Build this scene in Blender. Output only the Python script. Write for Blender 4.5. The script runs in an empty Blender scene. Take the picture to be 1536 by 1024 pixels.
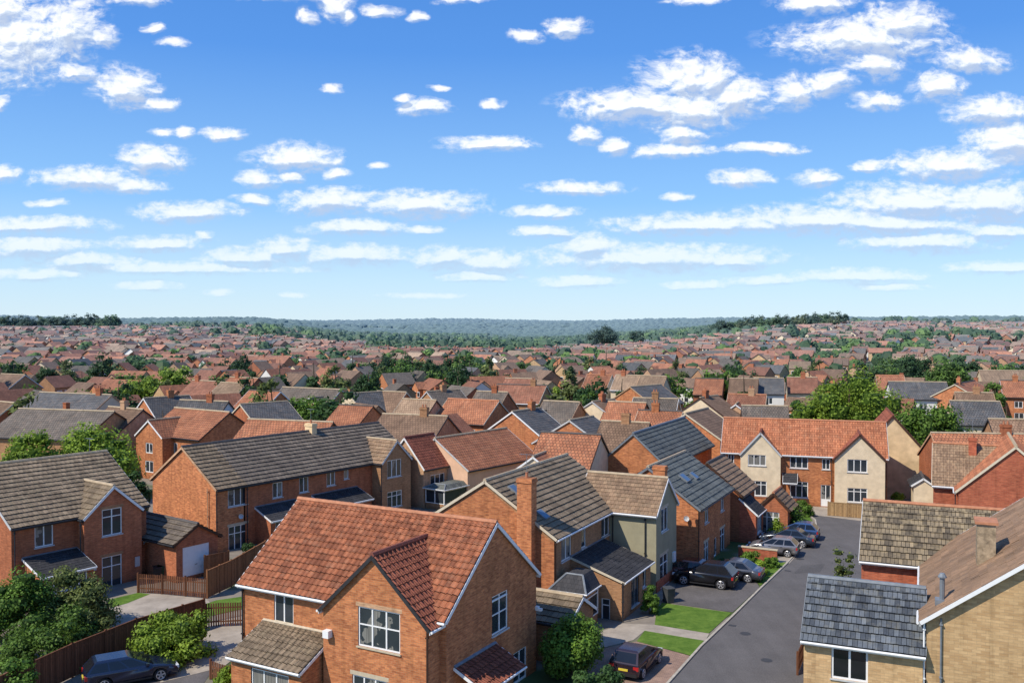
import bpy, math, random
import numpy as np
from mathutils import Vector, Matrix, noise
R = math.radians
random.seed(7)
scene = bpy.context.scene
COL = scene.collection

# ---------------------------------------------------------------- camera model (level town, eye 18.7 m up)
F = 1386.; H = 18.7; HZ = 485.
PITCH = math.atan((512 - HZ) / F); CP, SP = math.cos(PITCH), math.sin(PITCH)
def ray(px, py):
    a = (px - 768) / F; b = (512 - py) / F
    return (a, CP + b * SP, -SP + b * CP)
def un(px, py, z=0.):
    r = ray(px, py); t = (z - H) / r[2]
    return (r[0] * t, r[1] * t, z)
def proj(P):
    x, y, z = P; z -= H
    d = y * CP - z * SP; u = y * SP + z * CP
    return (768 + F * x / d, 512 - F * u / d, d)

cam_d = bpy.data.cameras.new('camera'); cam = bpy.data.objects.new('camera', cam_d); COL.objects.link(cam)
cam_d.sensor_width = 36; cam_d.lens = 36 * F / 1536; cam_d.clip_end = 30000; cam_d.clip_start = .5
cam.location = (0, 0, H); cam.rotation_euler = (math.pi / 2 - PITCH, 0, 0)
scene.camera = cam
scene.view_settings.view_transform = 'Standard'; scene.view_settings.look = 'None'
scene.view_settings.exposure = 0; scene.view_settings.gamma = 1
scene.cycles.max_bounces = 5; scene.cycles.diffuse_bounces = 2; scene.cycles.glossy_bounces = 2
scene.cycles.transparent_max_bounces = 4

# ---------------------------------------------------------------- tagging
def tag(o, label=None, cat=None, group=None, kind=None):
    if label: o['label'] = label
    if cat: o['category'] = cat
    if group: o['group'] = group
    if kind: o['kind'] = kind
    return o
def empty(name, loc=(0, 0, 0), rz=0.):
    o = bpy.data.objects.new(name, None); COL.objects.link(o)
    o.location = loc; o.rotation_euler = (0, 0, rz); o.empty_display_size = .3
    return o
KIDS = {}
def copy_tree(o, parent=None):
    c = o.copy(); COL.objects.link(c)
    if parent is not None: c.parent = parent; KIDS.setdefault(parent.name, []).append(c)
    for ch in KIDS.get(o.name, []): copy_tree(ch, c)
    return c

# ---------------------------------------------------------------- mesh builder
class MB:
    def __init__(s): s.v = []; s.f = []; s.m = []; s.uv = []; s.t = []; s.tint = 1.
    def face(s, pts, m=0, uv=None, t=None):
        n = len(s.v); s.v.extend(pts); s.f.append(tuple(range(n, n + len(pts)))); s.m.append(m); s.uv.append(uv)
        s.t.append(s.tint if t is None else t)
    def box(s, x0, x1, y0, y1, z0, z1, m=0):
        a = [(x0,y0,z0),(x1,y0,z0),(x1,y1,z0),(x0,y1,z0),(x0,y0,z1),(x1,y0,z1),(x1,y1,z1),(x0,y1,z1)]
        for q in ((0,3,2,1),(4,5,6,7),(0,1,5,4),(1,2,6,5),(2,3,7,6),(3,0,4,7)): s.face([a[i] for i in q], m)
    def beam(s, A, B, w, h, up=(0,0,1), m=0):
        A = Vector(A); B = Vector(B); d = (B - A).normalized(); up = Vector(up)
        sd = d.cross(up).normalized(); u = sd.cross(d).normalized()
        c = [(-w/2,-h/2),(w/2,-h/2),(w/2,h/2),(-w/2,h/2)]
        a = [tuple(A + sd*p + u*q) for p, q in c]; b = [tuple(B + sd*p + u*q) for p, q in c]
        for i in range(4):
            j = (i+1) % 4; s.face([a[i], b[i], b[j], a[j]][::-1], m)
        s.face(a, m); s.face(b[::-1], m)
    def tube(s, pts, rad, n=8, m=0, cap=True, a0=0., a1=2*math.pi):
        rings = []
        full = abs(a1 - a0 - 2*math.pi) < 1e-3
        k = n if full else n + 1
        for i, P in enumerate(pts):
            P = Vector(P); d = (Vector(pts[min(i+1, len(pts)-1)]) - Vector(pts[max(i-1, 0)])).normalized()
            up = Vector((0,0,1)) if abs(d.z) < .95 else Vector((1,0,0))
            sd = d.cross(up).normalized(); u = sd.cross(d).normalized()
            r = rad[i] if isinstance(rad, (list, tuple)) else rad
            rings.append([tuple(P + sd*math.cos(a0+(a1-a0)*j/n)*r + u*math.sin(a0+(a1-a0)*j/n)*r) for j in range(k)])
        for a, b in zip(rings, rings[1:]):
            for j in range(n if full else n):
                q = (j+1) % k; s.face([a[j], a[q], b[q], b[j]], m)
        if cap and full: s.face(rings[0][::-1], m); s.face(rings[-1], m)
    def merge(s, o):
        s.v2 = None
        n = len(s.v); s.v.extend(o.v); s.f.extend([tuple(i+n for i in f) for f in o.f]); s.m.extend(o.m); s.uv.extend(o.uv); s.t.extend(o.t)
    def xf(s, M):
        s.v = [tuple(M @ Vector(p)) for p in s.v]; return s
    def mesh(s, name, mats, smooth=False, weld=False):
        me = bpy.data.meshes.new(name)
        nv = len(s.v)
        V = np.array(s.v, dtype=np.float32).reshape(-1, 3)
        lens = np.array([len(f) for f in s.f], dtype=np.int32)
        li = np.concatenate([np.array(f, dtype=np.int32) for f in s.f]) if len(s.f) < 20000 else np.fromiter((i for f in s.f for i in f), dtype=np.int32)
        me.vertices.add(nv); me.vertices.foreach_set('co', V.ravel())
        me.loops.add(len(li)); me.loops.foreach_set('vertex_index', li)
        me.polygons.add(len(s.f))
        st = np.zeros(len(s.f), dtype=np.int32); st[1:] = np.cumsum(lens)[:-1]
        me.polygons.foreach_set('loop_start', st)
        me.polygons.foreach_set('material_index', np.array(s.m, dtype=np.int32))
        # uv in metres, from face normal
        a = V[li[st]]; b = V[li[st+1]]; c = V[li[st+2]]
        N = np.cross(b-a, c-a); N /= np.maximum(np.linalg.norm(N, axis=1, keepdims=True), 1e-9)
        hx = np.stack([-N[:,1], N[:,0], np.zeros(len(N))], 1); hn = np.linalg.norm(hx, axis=1)
        flat = hn < .12
        hx = np.where(flat[:,None], np.array([[1.,0,0]]), hx / np.maximum(hn, 1e-6)[:,None])
        vx = np.cross(N, hx)
        rep = np.repeat(np.arange(len(s.f)), lens)
        P = V[li]
        U = np.stack([(P*hx[rep]).sum(1), (P*vx[rep]).sum(1)], 1).astype(np.float32)
        # explicit uvs
        pos = 0
        if any(u is not None for u in s.uv):
            for k, u in enumerate(s.uv):
                if u is not None: U[st[k]:st[k]+lens[k]] = u
        ul = me.uv_layers.new(name='UVMap'); ul.data.foreach_set('uv', U.ravel())
        if any(t != 1. for t in s.t):
            at = me.attributes.new('tint', 'FLOAT', 'FACE'); at.data.foreach_set('value', np.array(s.t, dtype=np.float32))
        else:
            at = me.attributes.new('tint', 'FLOAT', 'FACE'); at.data.foreach_set('value', np.ones(len(s.f), dtype=np.float32))
        for mt in mats: me.materials.append(mt)
        me.update(calc_edges=True); 
        if smooth or weld:
            import bmesh
            bm = bmesh.new(); bm.from_mesh(me)
            bmesh.ops.remove_doubles(bm, verts=bm.verts, dist=.0008)
            if smooth:
                for f in bm.faces: f.smooth = True
            bm.to_mesh(me); bm.free()
        me.validate(); me.update()
        return me
    def build(s, name, mats, parent=None, loc=None, rz=None, smooth=False, weld=False):
        if not isinstance(mats, (list, tuple)): mats = [mats]
        o = bpy.data.objects.new(name, s.mesh(name, mats, smooth, weld)); COL.objects.link(o)
        if parent is not None: o.parent = parent; KIDS.setdefault(parent.name, []).append(o)
        if loc is not None: o.location = loc
        if rz is not None: o.rotation_euler = (0, 0, rz)
        return o

# ---------------------------------------------------------------- materials
class NT:
    def __init__(s, name, rough=.8, spec=.3, metal=0.):
        s.mat = bpy.data.materials.new(name); s.mat.use_nodes = True
        s.n = s.mat.node_tree.nodes; s.l = s.mat.node_tree.links
        s.b = s.n['Principled BSDF']; s.b.inputs['Roughness'].default_value = rough
        s.b.inputs['Specular IOR Level'].default_value = spec; s.b.inputs['Metallic'].default_value = metal
        s._uv = None
    def new(s, t, **k):
        n = s.n.new(t)
        for a, b in k.items(): setattr(n, a, b)
        return n
    def link(s, a, b): s.l.new(a, b)
    def uv(s):
        if not s._uv: s._uv = s.new('ShaderNodeTexCoord').outputs['UV']
        return s._uv
    def obj(s): return s.new('ShaderNodeTexCoord').outputs['Object']
    def pos(s): return s.new('ShaderNodeNewGeometry').outputs['Position']
    def noise(s, vec, scale, detail=4, rough=.55, out='Fac'):
        n = s.new('ShaderNodeTexNoise'); n.inputs['Scale'].default_value = scale
        n.inputs['Detail'].default_value = detail; n.inputs['Roughness'].default_value = rough
        s.link(vec, n.inputs['Vector']); return n.outputs[out]
    def ramp(s, fac, stops):
        n = s.new('ShaderNodeValToRGB'); e = n.color_ramp.elements
        while len(e) < len(stops): e.new(.5)
        for q, (p, c) in zip(e, stops):
            q.position = p; q.color = (c, c, c, 1) if isinstance(c, (int, float)) else (*c, 1)
        s.link(fac, n.inputs[0]); return n.outputs[0]
    def mix(s, fac, a, b, mode='MIX'):
        n = s.new('ShaderNodeMix', data_type='RGBA', blend_type=mode)
        for i, v in ((0, fac), (6, a), (7, b)):
            if isinstance(v, (int, float)): n.inputs[i].default_value = v if i == 0 else (v, v, v, 1)
            elif isinstance(v, tuple): n.inputs[i].default_value = (*v, 1)
            else: s.link(v, n.inputs[i])
        return n.outputs[2]
    def math(s, op, a, b=0., c=None, clamp=False):
        n = s.new('ShaderNodeMath', operation=op); n.use_clamp = clamp
        for i, v in enumerate((a, b) if c is None else (a, b, c)):
            if isinstance(v, (int, float)): n.inputs[i].default_value = v
            else: s.link(v, n.inputs[i])
        return n.outputs[0]
    def scale_col(s, col, fac):
        n = s.new('ShaderNodeVectorMath', operation='SCALE'); s.link(col, n.inputs[0])
        if isinstance(fac, (int, float)): n.inputs[3].default_value = fac
        else: s.link(fac, n.inputs[3])
        return n.outputs[0]
    def bump(s, h, strength=.4, dist=.02):
        n = s.new('ShaderNodeBump'); n.inputs['Strength'].default_value = strength; n.inputs['Distance'].default_value = dist
        s.link(h, n.inputs['Height']); s.link(n.outputs[0], s.b.inputs['Normal']); return n
    def tint(s): return s.new('ShaderNodeAttribute', attribute_name='tint').outputs['Fac']
    def rnd(s): return s.new('ShaderNodeObjectInfo').outputs['Random']
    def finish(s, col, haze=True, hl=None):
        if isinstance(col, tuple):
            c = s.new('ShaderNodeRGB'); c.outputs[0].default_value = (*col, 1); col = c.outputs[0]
        if haze:   # aerial haze painted into the base colour by distance from the origin
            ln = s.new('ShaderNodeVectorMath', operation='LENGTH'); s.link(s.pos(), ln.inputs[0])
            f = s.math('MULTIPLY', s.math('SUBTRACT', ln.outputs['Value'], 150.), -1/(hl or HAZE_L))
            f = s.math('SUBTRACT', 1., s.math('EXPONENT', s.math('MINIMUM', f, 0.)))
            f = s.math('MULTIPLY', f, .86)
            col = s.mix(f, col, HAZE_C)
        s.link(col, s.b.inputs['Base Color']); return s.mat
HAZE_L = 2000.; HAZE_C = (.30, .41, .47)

def brick_mat(name, c1, c2, mortar, bw=.24, bh=.085, var=.34, dirt=.22):
    n = NT(name, .9, .15)
    b = n.new('ShaderNodeTexBrick'); n.link(n.uv(), b.inputs['Vector'])
    b.inputs['Scale'].default_value = 1; b.inputs['Brick Width'].default_value = bw; b.inputs['Row Height'].default_value = bh
    b.inputs['Mortar Size'].default_value = .007; b.inputs['Mortar Smooth'].default_value = .3; b.inputs['Bias'].default_value = -.1
    b.inputs['Color1'].default_value = (*c1, 1); b.inputs['Color2'].default_value = (*c2, 1); b.inputs['Mortar'].default_value = (*mortar, 1)
    st = n.new('ShaderNodeMapping'); st.inputs['Scale'].default_value = (1.8, 10.5, 1); n.link(n.uv(), st.inputs['Vector'])
    big = n.ramp(n.noise(n.uv(), .55, 5, .6), [(.3, 1-dirt), (.7, 1+dirt*.5)])
    mid = n.ramp(n.noise(st.outputs[0], 1.3, 4, .7), [(.3, 1-var), (.72, 1+var*.7)])
    col = n.mix(1, n.mix(1, b.outputs[0], big, 'MULTIPLY'), mid, 'MULTIPLY')
    n.bump(b.outputs['Fac'], -.35, .012)
    sk = n.new('ShaderNodeMapping'); sk.inputs['Scale'].default_value = (2.6, .22, 1); n.link(n.uv(), sk.inputs['Vector'])
    col = n.mix(1, col, n.ramp(n.noise(sk.outputs[0], 1., 5, .65), [(.32, .76), (.5, 1.), (.8, 1.06)]), 'MULTIPLY')     # rain streaks
    sp = n.new('ShaderNodeSeparateXYZ'); n.link(n.uv(), sp.inputs[0])
    col = n.mix(1, col, n.ramp(n.math('ADD', sp.outputs[1], n.math('MULTIPLY', n.noise(n.uv(), 1.5, 3), .5)), [(.2, .66), (.75, 1.)]), 'MULTIPLY')   # damp foot of the wall
    r = n.math('MULTIPLY_ADD', n.rnd(), .24, .88)
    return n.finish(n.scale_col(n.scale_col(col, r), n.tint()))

def tile_mat(name, c1, c2, dark, tw, th, off=.5, mort=.02, lich=None, lam=.3, geo=True, rough=.85, obvar=.3, bigv=.3):
    n = NT(name, rough, .2)
    b = n.new('ShaderNodeTexBrick'); n.link(n.uv(), b.inputs['Vector']); b.offset = off
    b.inputs['Scale'].default_value = 1; b.inputs['Brick Width'].default_value = tw; b.inputs['Row Height'].default_value = th
    b.inputs['Mortar Size'].default_value = mort; b.inputs['Mortar Smooth'].default_value = .35
    b.inputs['Color1'].default_value = (*c1, 1); b.inputs['Color2'].default_value = (*c2, 1); b.inputs['Mortar'].default_value = (*dark, 1)
    big = n.ramp(n.noise(n.uv(), .45, 6, .62), [(.3, 1-bigv), (.72, 1+bigv*.8)])
    fine = n.ramp(n.noise(n.uv(), 9, 4, .7), [(.25, .78), (.75, 1.2)])
    col = n.mix(1, n.mix(1, b.outputs[0], big, 'MULTIPLY'), fine, 'MULTIPLY')
    sk = n.new('ShaderNodeMapping'); sk.inputs['Scale'].default_value = (2.2, .25, 1); n.link(n.uv(), sk.inputs['Vector'])
    col = n.mix(1, col, n.ramp(n.noise(sk.outputs[0], 1., 5, .65), [(.3, .72), (.5, .98), (.75, 1.12)]), 'MULTIPLY')
    if lich:
        lf = n.ramp(n.noise(n.uv(), 1.7, 8, .72), [(.5, 0.), (.68, 1.)])
        col = n.mix(n.math('MULTIPLY', lf, lam), col, lich)
    if not geo: n.bump(b.outputs['Fac'], -.6, .04)
    else: n.bump(n.noise(n.uv(), 30, 3), .25, .01)
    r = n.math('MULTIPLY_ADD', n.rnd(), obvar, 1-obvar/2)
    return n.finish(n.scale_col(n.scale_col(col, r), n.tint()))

def plain_mat(name, c, rough=.6, spec=.3, ns=3., amt=.15, metal=0., bump=0., obvar=0.):
    n = NT(name, rough, spec, metal)
    f = n.ramp(n.noise(n.obj(), ns, 5, .6), [(.3, 1-amt), (.7, 1+amt)])
    col = n.mix(1, c, f, 'MULTIPLY')
    if bump: n.bump(n.noise(n.obj(), ns*12, 4), bump, .01)
    if obvar: col = n.scale_col(col, n.math('MULTIPLY_ADD', n.rnd(), obvar, 1-obvar/2))
    return n.finish(n.scale_col(col, n.tint()))

def leaf_mat(name, dark, light, hl=None):
    n = NT(name, .6, .25)
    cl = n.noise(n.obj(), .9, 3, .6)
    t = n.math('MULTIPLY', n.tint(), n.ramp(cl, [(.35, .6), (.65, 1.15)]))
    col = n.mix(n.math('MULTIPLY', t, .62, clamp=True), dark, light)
    r = n.math('MULTIPLY_ADD', n.rnd(), .4, .8)
    col = n.scale_col(col, r)
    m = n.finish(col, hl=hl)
    # a little light passes through the leaves
    tr = n.new('ShaderNodeBsdfTranslucent'); n.link(n.b.inputs['Base Color'].links[0].from_socket, tr.inputs['Color'])
    mx = n.new('ShaderNodeMixShader'); mx.inputs[0].default_value = .3
    out = n.n['Material Output']; n.link(n.b.outputs[0], mx.inputs[1]); n.link(tr.outputs[0], mx.inputs[2]); n.link(mx.outputs[0], out.inputs[0])
    return m

def glass_mat():
    n = NT('window_glass', .06, .6)
    v = n.noise(n.obj(), .9, 3, .6)
    st = n.new('ShaderNodeMapping'); st.inputs['Scale'].default_value = (14, 14, .6); n.link(n.obj(), st.inputs['Vector'])
    folds = n.ramp(n.noise(st.outputs[0], 1.0, 2), [(.35, .55), (.65, 1.)])
    r = n.rnd()
    k = n.math('GREATER_THAN', n.math('ADD', n.math('MULTIPLY', v, .9), n.math('MULTIPLY', r, .55)), .86)
    cur = n.mix(1, (.30, .29, .26), folds, 'MULTIPLY')
    col = n.mix(n.math('MULTIPLY', k, .75), n.mix(v, (.015, .022, .03), (.05, .06, .07)), cur)
    return n.finish(col, haze=False)

M = {}
M['brick_orange'] = brick_mat('brick_orange', (.66, .25, .10), (.40, .13, .055), (.44, .27, .16), .26, .1)
M['brick_red'] = brick_mat('brick_red', (.50, .16, .07), (.36, .11, .05), (.38, .21, .13))
M['brick_deep'] = brick_mat('brick_deep', (.52, .155, .08), (.38, .10, .055), (.36, .18, .12), .3, .12)
M['brick_brown'] = brick_mat('brick_brown', (.50, .26, .125), (.37, .18, .085), (.42, .29, .19))
M['brick_buff'] = brick_mat('brick_buff', (.64, .43, .22), (.48, .30, .145), (.42, .30, .18), .36, .13, .2, .12)
M['brick_pale'] = brick_mat('brick_pale', (.66, .40, .23), (.54, .31, .17), (.52, .38, .27))
M['render_cream'] = plain_mat('render_cream', (.70, .57, .39), .9, .1, 1.5, .14, bump=.3)
M['render_pink'] = plain_mat('render_pink', (.70, .45, .30), .9, .1, 1.2, .10, bump=.3)
M['render_olive'] = plain_mat('render_olive', (.33, .30, .20), .9, .1, 1.2, .10, bump=.3)
M['render_white'] = plain_mat('render_white', (.72, .70, .64), .9, .1, .8, .06)
M['render_tan'] = plain_mat('render_tan', (.68, .50, .29), .9, .1, .7, .3, bump=.3)
# roof coverings
M['pantile'] = tile_mat('pantile_orange', (.40, .145, .07), (.20, .072, .038), (.07, .03, .02), .33, .38, 0., .012, (.35, .22, .14), .3, bigv=.12)
M['pantile_dark'] = tile_mat('pantile_maroon', (.33, .11, .065), (.22, .07, .045), (.07, .03, .02), .33, .38, 0., .012)
M['tile_olive'] = tile_mat('tile_olive', (.29, .215, .14), (.175, .13, .085), (.05, .04, .03), .34, .42, .5, .012, (.30, .24, .15), .5)
M['tile_brown'] = tile_mat('tile_brown', (.33, .215, .13), (.21, .135, .085), (.06, .045, .035), .30, .34, .5, .012, (.32, .24, .15), .45)
M['tile_grey'] = tile_mat('tile_grey', (.195, .155, .115), (.125, .10, .078), (.04, .035, .035), .34, .42, .5, .012, (.2, .17, .13), .35)
M['tile_slate'] = tile_mat('tile_slate', (.16, .168, .15), (.10, .11, .105), (.025, .03, .032), .28, .36, .5, .014, (.20, .20, .15), .4)
M['tile_bluegrey'] = tile_mat('tile_bluegrey', (.16, .18, .20), (.06, .07, .085), (.015, .018, .022), .22, .44, .5, .014, (.24, .22, .16), .4)
M['tile_mossy'] = tile_mat('tile_mossy', (.30, .235, .15), (.11, .09, .065), (.03, .025, .02), .22, .44, .5, .018, (.36, .28, .16), .55)
M['tile_big'] = tile_mat('tile_big', (.30, .185, .11), (.22, .14, .085), (.14, .09, .065), .5, .45, .5, .02, (.19, .13, .09), .7, geo=False)
M['tile_charcoal'] = tile_mat('tile_charcoal', (.062, .06, .062), (.042, .042, .046), (.018, .018, .02), .25, .3, .5, .01)
M['tile_terracotta'] = tile_mat('tile_terracotta', (.46, .175, .085), (.31, .11, .055), (.12, .05, .03), .25, .32, .5, .014, (.38, .22, .13), .4)
# cheaper coverings for the houses further back
FAR_ROOF = {}
for k, a, b, g in (('orange', (.46,.185,.09),(.33,.125,.065),(.12,.055,.035)), ('redbrown', (.31,.13,.078),(.23,.095,.058),(.12,.06,.04)),
                   ('brown', (.28,.175,.11),(.20,.125,.08),(.10,.065,.045)), ('grey', (.18,.152,.122),(.13,.11,.09),(.06,.05,.045)),
                   ('slate', (.135,.135,.135),(.095,.098,.10),(.035,.035,.038)), ('tan', (.38,.26,.165),(.29,.195,.125),(.15,.10,.065))):
    FAR_ROOF[k] = tile_mat('roof_' + k, a, b, g, .34, .40, .5, .04, (.3, .2, .13), .3, geo=False, obvar=.35)
# joinery, metal, glass
M['white'] = plain_mat('white_plastic', (.78, .78, .76), .4, .4, 4, .04)
M['cream_paint'] = plain_mat('cream_paint', (.62, .54, .40), .6, .3, 4, .08)
M['dark_paint'] = plain_mat('dark_paint', (.03, .03, .033), .5, .3, 4, .2)
M['brown_paint'] = plain_mat('brown_paint', (.07, .035, .022), .5, .3, 4, .2)
M['lead'] = plain_mat('lead_flashing', (.17, .19, .21), .6, .4, 3, .2)
M['gutter_grey'] = plain_mat('gutter_grey', (.50, .50, .49), .5, .4, 3, .1)
M['stone'] = plain_mat('stone_sill', (.50, .42, .30), .85, .2, 6, .12)
M['mortar'] = plain_mat('mortar_pointing', (.50, .43, .32), .9, .1, 6, .18)
M['glass'] = glass_mat()
M['stone_mottled'] = plain_mat('stone_mottled', (.33, .255, .17), .95, .1, 4.5, .45, bump=.6)
M['glass_dark'] = plain_mat('dark_glass', (.012, .014, .018), .05, .6, 1, .1)
M['ridge_terracotta'] = plain_mat('ridge_terracotta', (.45, .20, .11), .85, .2, 3, .25)
M['ridge_pale'] = plain_mat('ridge_pale', (.42, .33, .22), .85, .2, 3, .2)
M['ridge_dark'] = plain_mat('ridge_dark', (.10, .09, .085), .85, .2, 3, .2)
M['ridge_maroon'] = plain_mat('ridge_maroon', (.20, .07, .05), .85, .2, 3, .2)
M['pot'] = plain_mat('chimney_pot_clay', (.42, .17, .09), .8, .2, 5, .15)
M['wood_brown'] = None
def wood_mat(name, c1, c2, pw=.12):
    n = NT(name, .85, .15)
    b = n.new('ShaderNodeTexBrick'); n.link(n.uv(), b.inputs['Vector']); b.offset = 0
    b.inputs['Scale'].default_value = 1; b.inputs['Brick Width'].default_value = pw; b.inputs['Row Height'].default_value = 30
    b.inputs['Mortar Size'].default_value = .008; b.inputs['Color1'].default_value = (*c1, 1); b.inputs['Color2'].default_value = (*c2, 1)
    b.inputs['Mortar'].default_value = (c2[0]*.3, c2[1]*.3, c2[2]*.3, 1)
    mp = n.new('ShaderNodeMapping'); mp.inputs['Scale'].default_value = (10, 1, 1); n.link(n.uv(), mp.inputs['Vector'])
    g = n.ramp(n.noise(mp.outputs[0], 2.5, 5, .7), [(.3, .7), (.7, 1.2)])
    n.bump(b.outputs['Fac'], -.4, .01)
    return n.finish(n.scale_col(n.mix(1, b.outputs[0], g, 'MULTIPLY'), n.tint()))
M['wood_brown'] = wood_mat('wood_brown', (.20, .085, .045), (.14, .06, .032))
M['wood_tan'] = wood_mat('wood_tan', (.42, .27, .13), (.34, .21, .10))
M['wood_orange'] = wood_mat('wood_orange', (.33, .15, .07), (.25, .11, .05))
M['bark'] = plain_mat('bark', (.10, .075, .05), .95, .1, 3, .3)
# foliage
M['leaf_mid'] = leaf_mat('leaf_mid', (.028, .065, .012), (.21, .36, .045))
M['leaf_lime'] = leaf_mat('leaf_lime', (.05, .11, .012), (.44, .60, .06))
M['leaf_dark'] = leaf_mat('leaf_dark', (.016, .042, .013), (.085, .17, .04))
M['leaf_olive'] = leaf_mat('leaf_olive', (.04, .065, .02), (.30, .35, .09))
M['leaf_wood'] = leaf_mat('leaf_wood', (.022, .055, .022), (.075, .14, .045), 1500.)
M['leaf_far'] = leaf_mat('leaf_far', (.02, .055, .016), (.10, .19, .04))
# ---------------------------------------------------------------- roofs
def tile_slope(mb, O, U, V, Lu, Lv, style, m=0, seed=0):
    """courses of real tiles from the eave O along U, up the slope V (both unit)"""
    rr = random.Random(seed)
    O = Vector(O); U = Vector(U); V = Vector(V); N = U.cross(V).normalized()
    tw, ch, amp, step, off, sub = dict(pantile=(.33,.38,.050,.055,0.,6), olive=(.34,.44,.012,.07,.5,2), brown=(.30,.34,.012,.035,.5,2),
        grey=(.34,.46,.012,.08,.5,2), slate=(.30,.50,0.,.055,.5,1), bluegrey=(.22,.44,0.,.075,.5,1), mossy=(.22,.44,0.,.06,.5,1),
        terracotta=(.25,.32,.022,.028,0.,4), charcoal=(.25,.3,0.,.02,.5,1), big=(.5,.45,0.,.02,.5,1), pantile_dark=(.33,.38,.05,.055,0.,6))[style]
    rows = max(2, round(Lv / ch)); ch2 = Lv / rows
    for r in range(rows):
        o = off * tw * (r % 2)
        nt = int(Lu / tw) + 2
        cols = []
        for k in range(-1, nt):
            j = rr.uniform(-.006, .006) + (rr.uniform(0, .012) if amp == 0 else 0)
            jv = rr.uniform(-.012, .012)
            for q in range(sub + 1):
                u = (k + q / sub) * tw + o
                ph = q / sub
                h = amp * (math.sin(ph * 2 * math.pi) * .8 + .45 * math.sin(ph * 4 * math.pi)) if amp > .015 else (amp * (1 if ph in (0, 1) else 0))
                cols.append((u, h + j, jv))
        v0 = r * ch2; v1 = (r + 1) * ch2
        prev = None
        for u, h, jv in cols:
            cu = min(max(u, 0), Lu)
            a = O + U*cu + V*(v0 - .02 + jv) + N*(h)                # foot of the butt
            b = O + U*cu + V*(v0 - .02 + jv) + N*(h + step)
            c = O + U*cu + V*v1 + N*(h + .004)
            if prev and cu - prev[3] > 1e-4:
                a0, b0, c0, u0 = prev[:4]
                mb.face([a0, a, b, b0], m, [(u0, v0+.01), (cu, v0+.01), (cu, v0+.015), (u0, v0+.015)], .32)  # butt face tinted dark: the shadow under each course painted into its colour
                mb.face([b0, b, c, c0], m, [(u0, v0+.02), (cu, v0+.02), (cu, v0+ch2-.02), (u0, v0+ch2-.02)])
            prev = (a, b, c, cu)
def ridge_caps(mb, A, B, r=.13, m=0):
    A = Vector(A); B = Vector(B); L = (B-A).length; n = max(2, round(L/.45)); d = (B-A)/n
    for i in range(n):
        p = A + d*i; q = A + d*(i+1)
        mb.tube([p - d*.03, q], [r*1.06, r*.96], 6, m, cap=True, a0=0, a1=2*math.pi)

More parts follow.
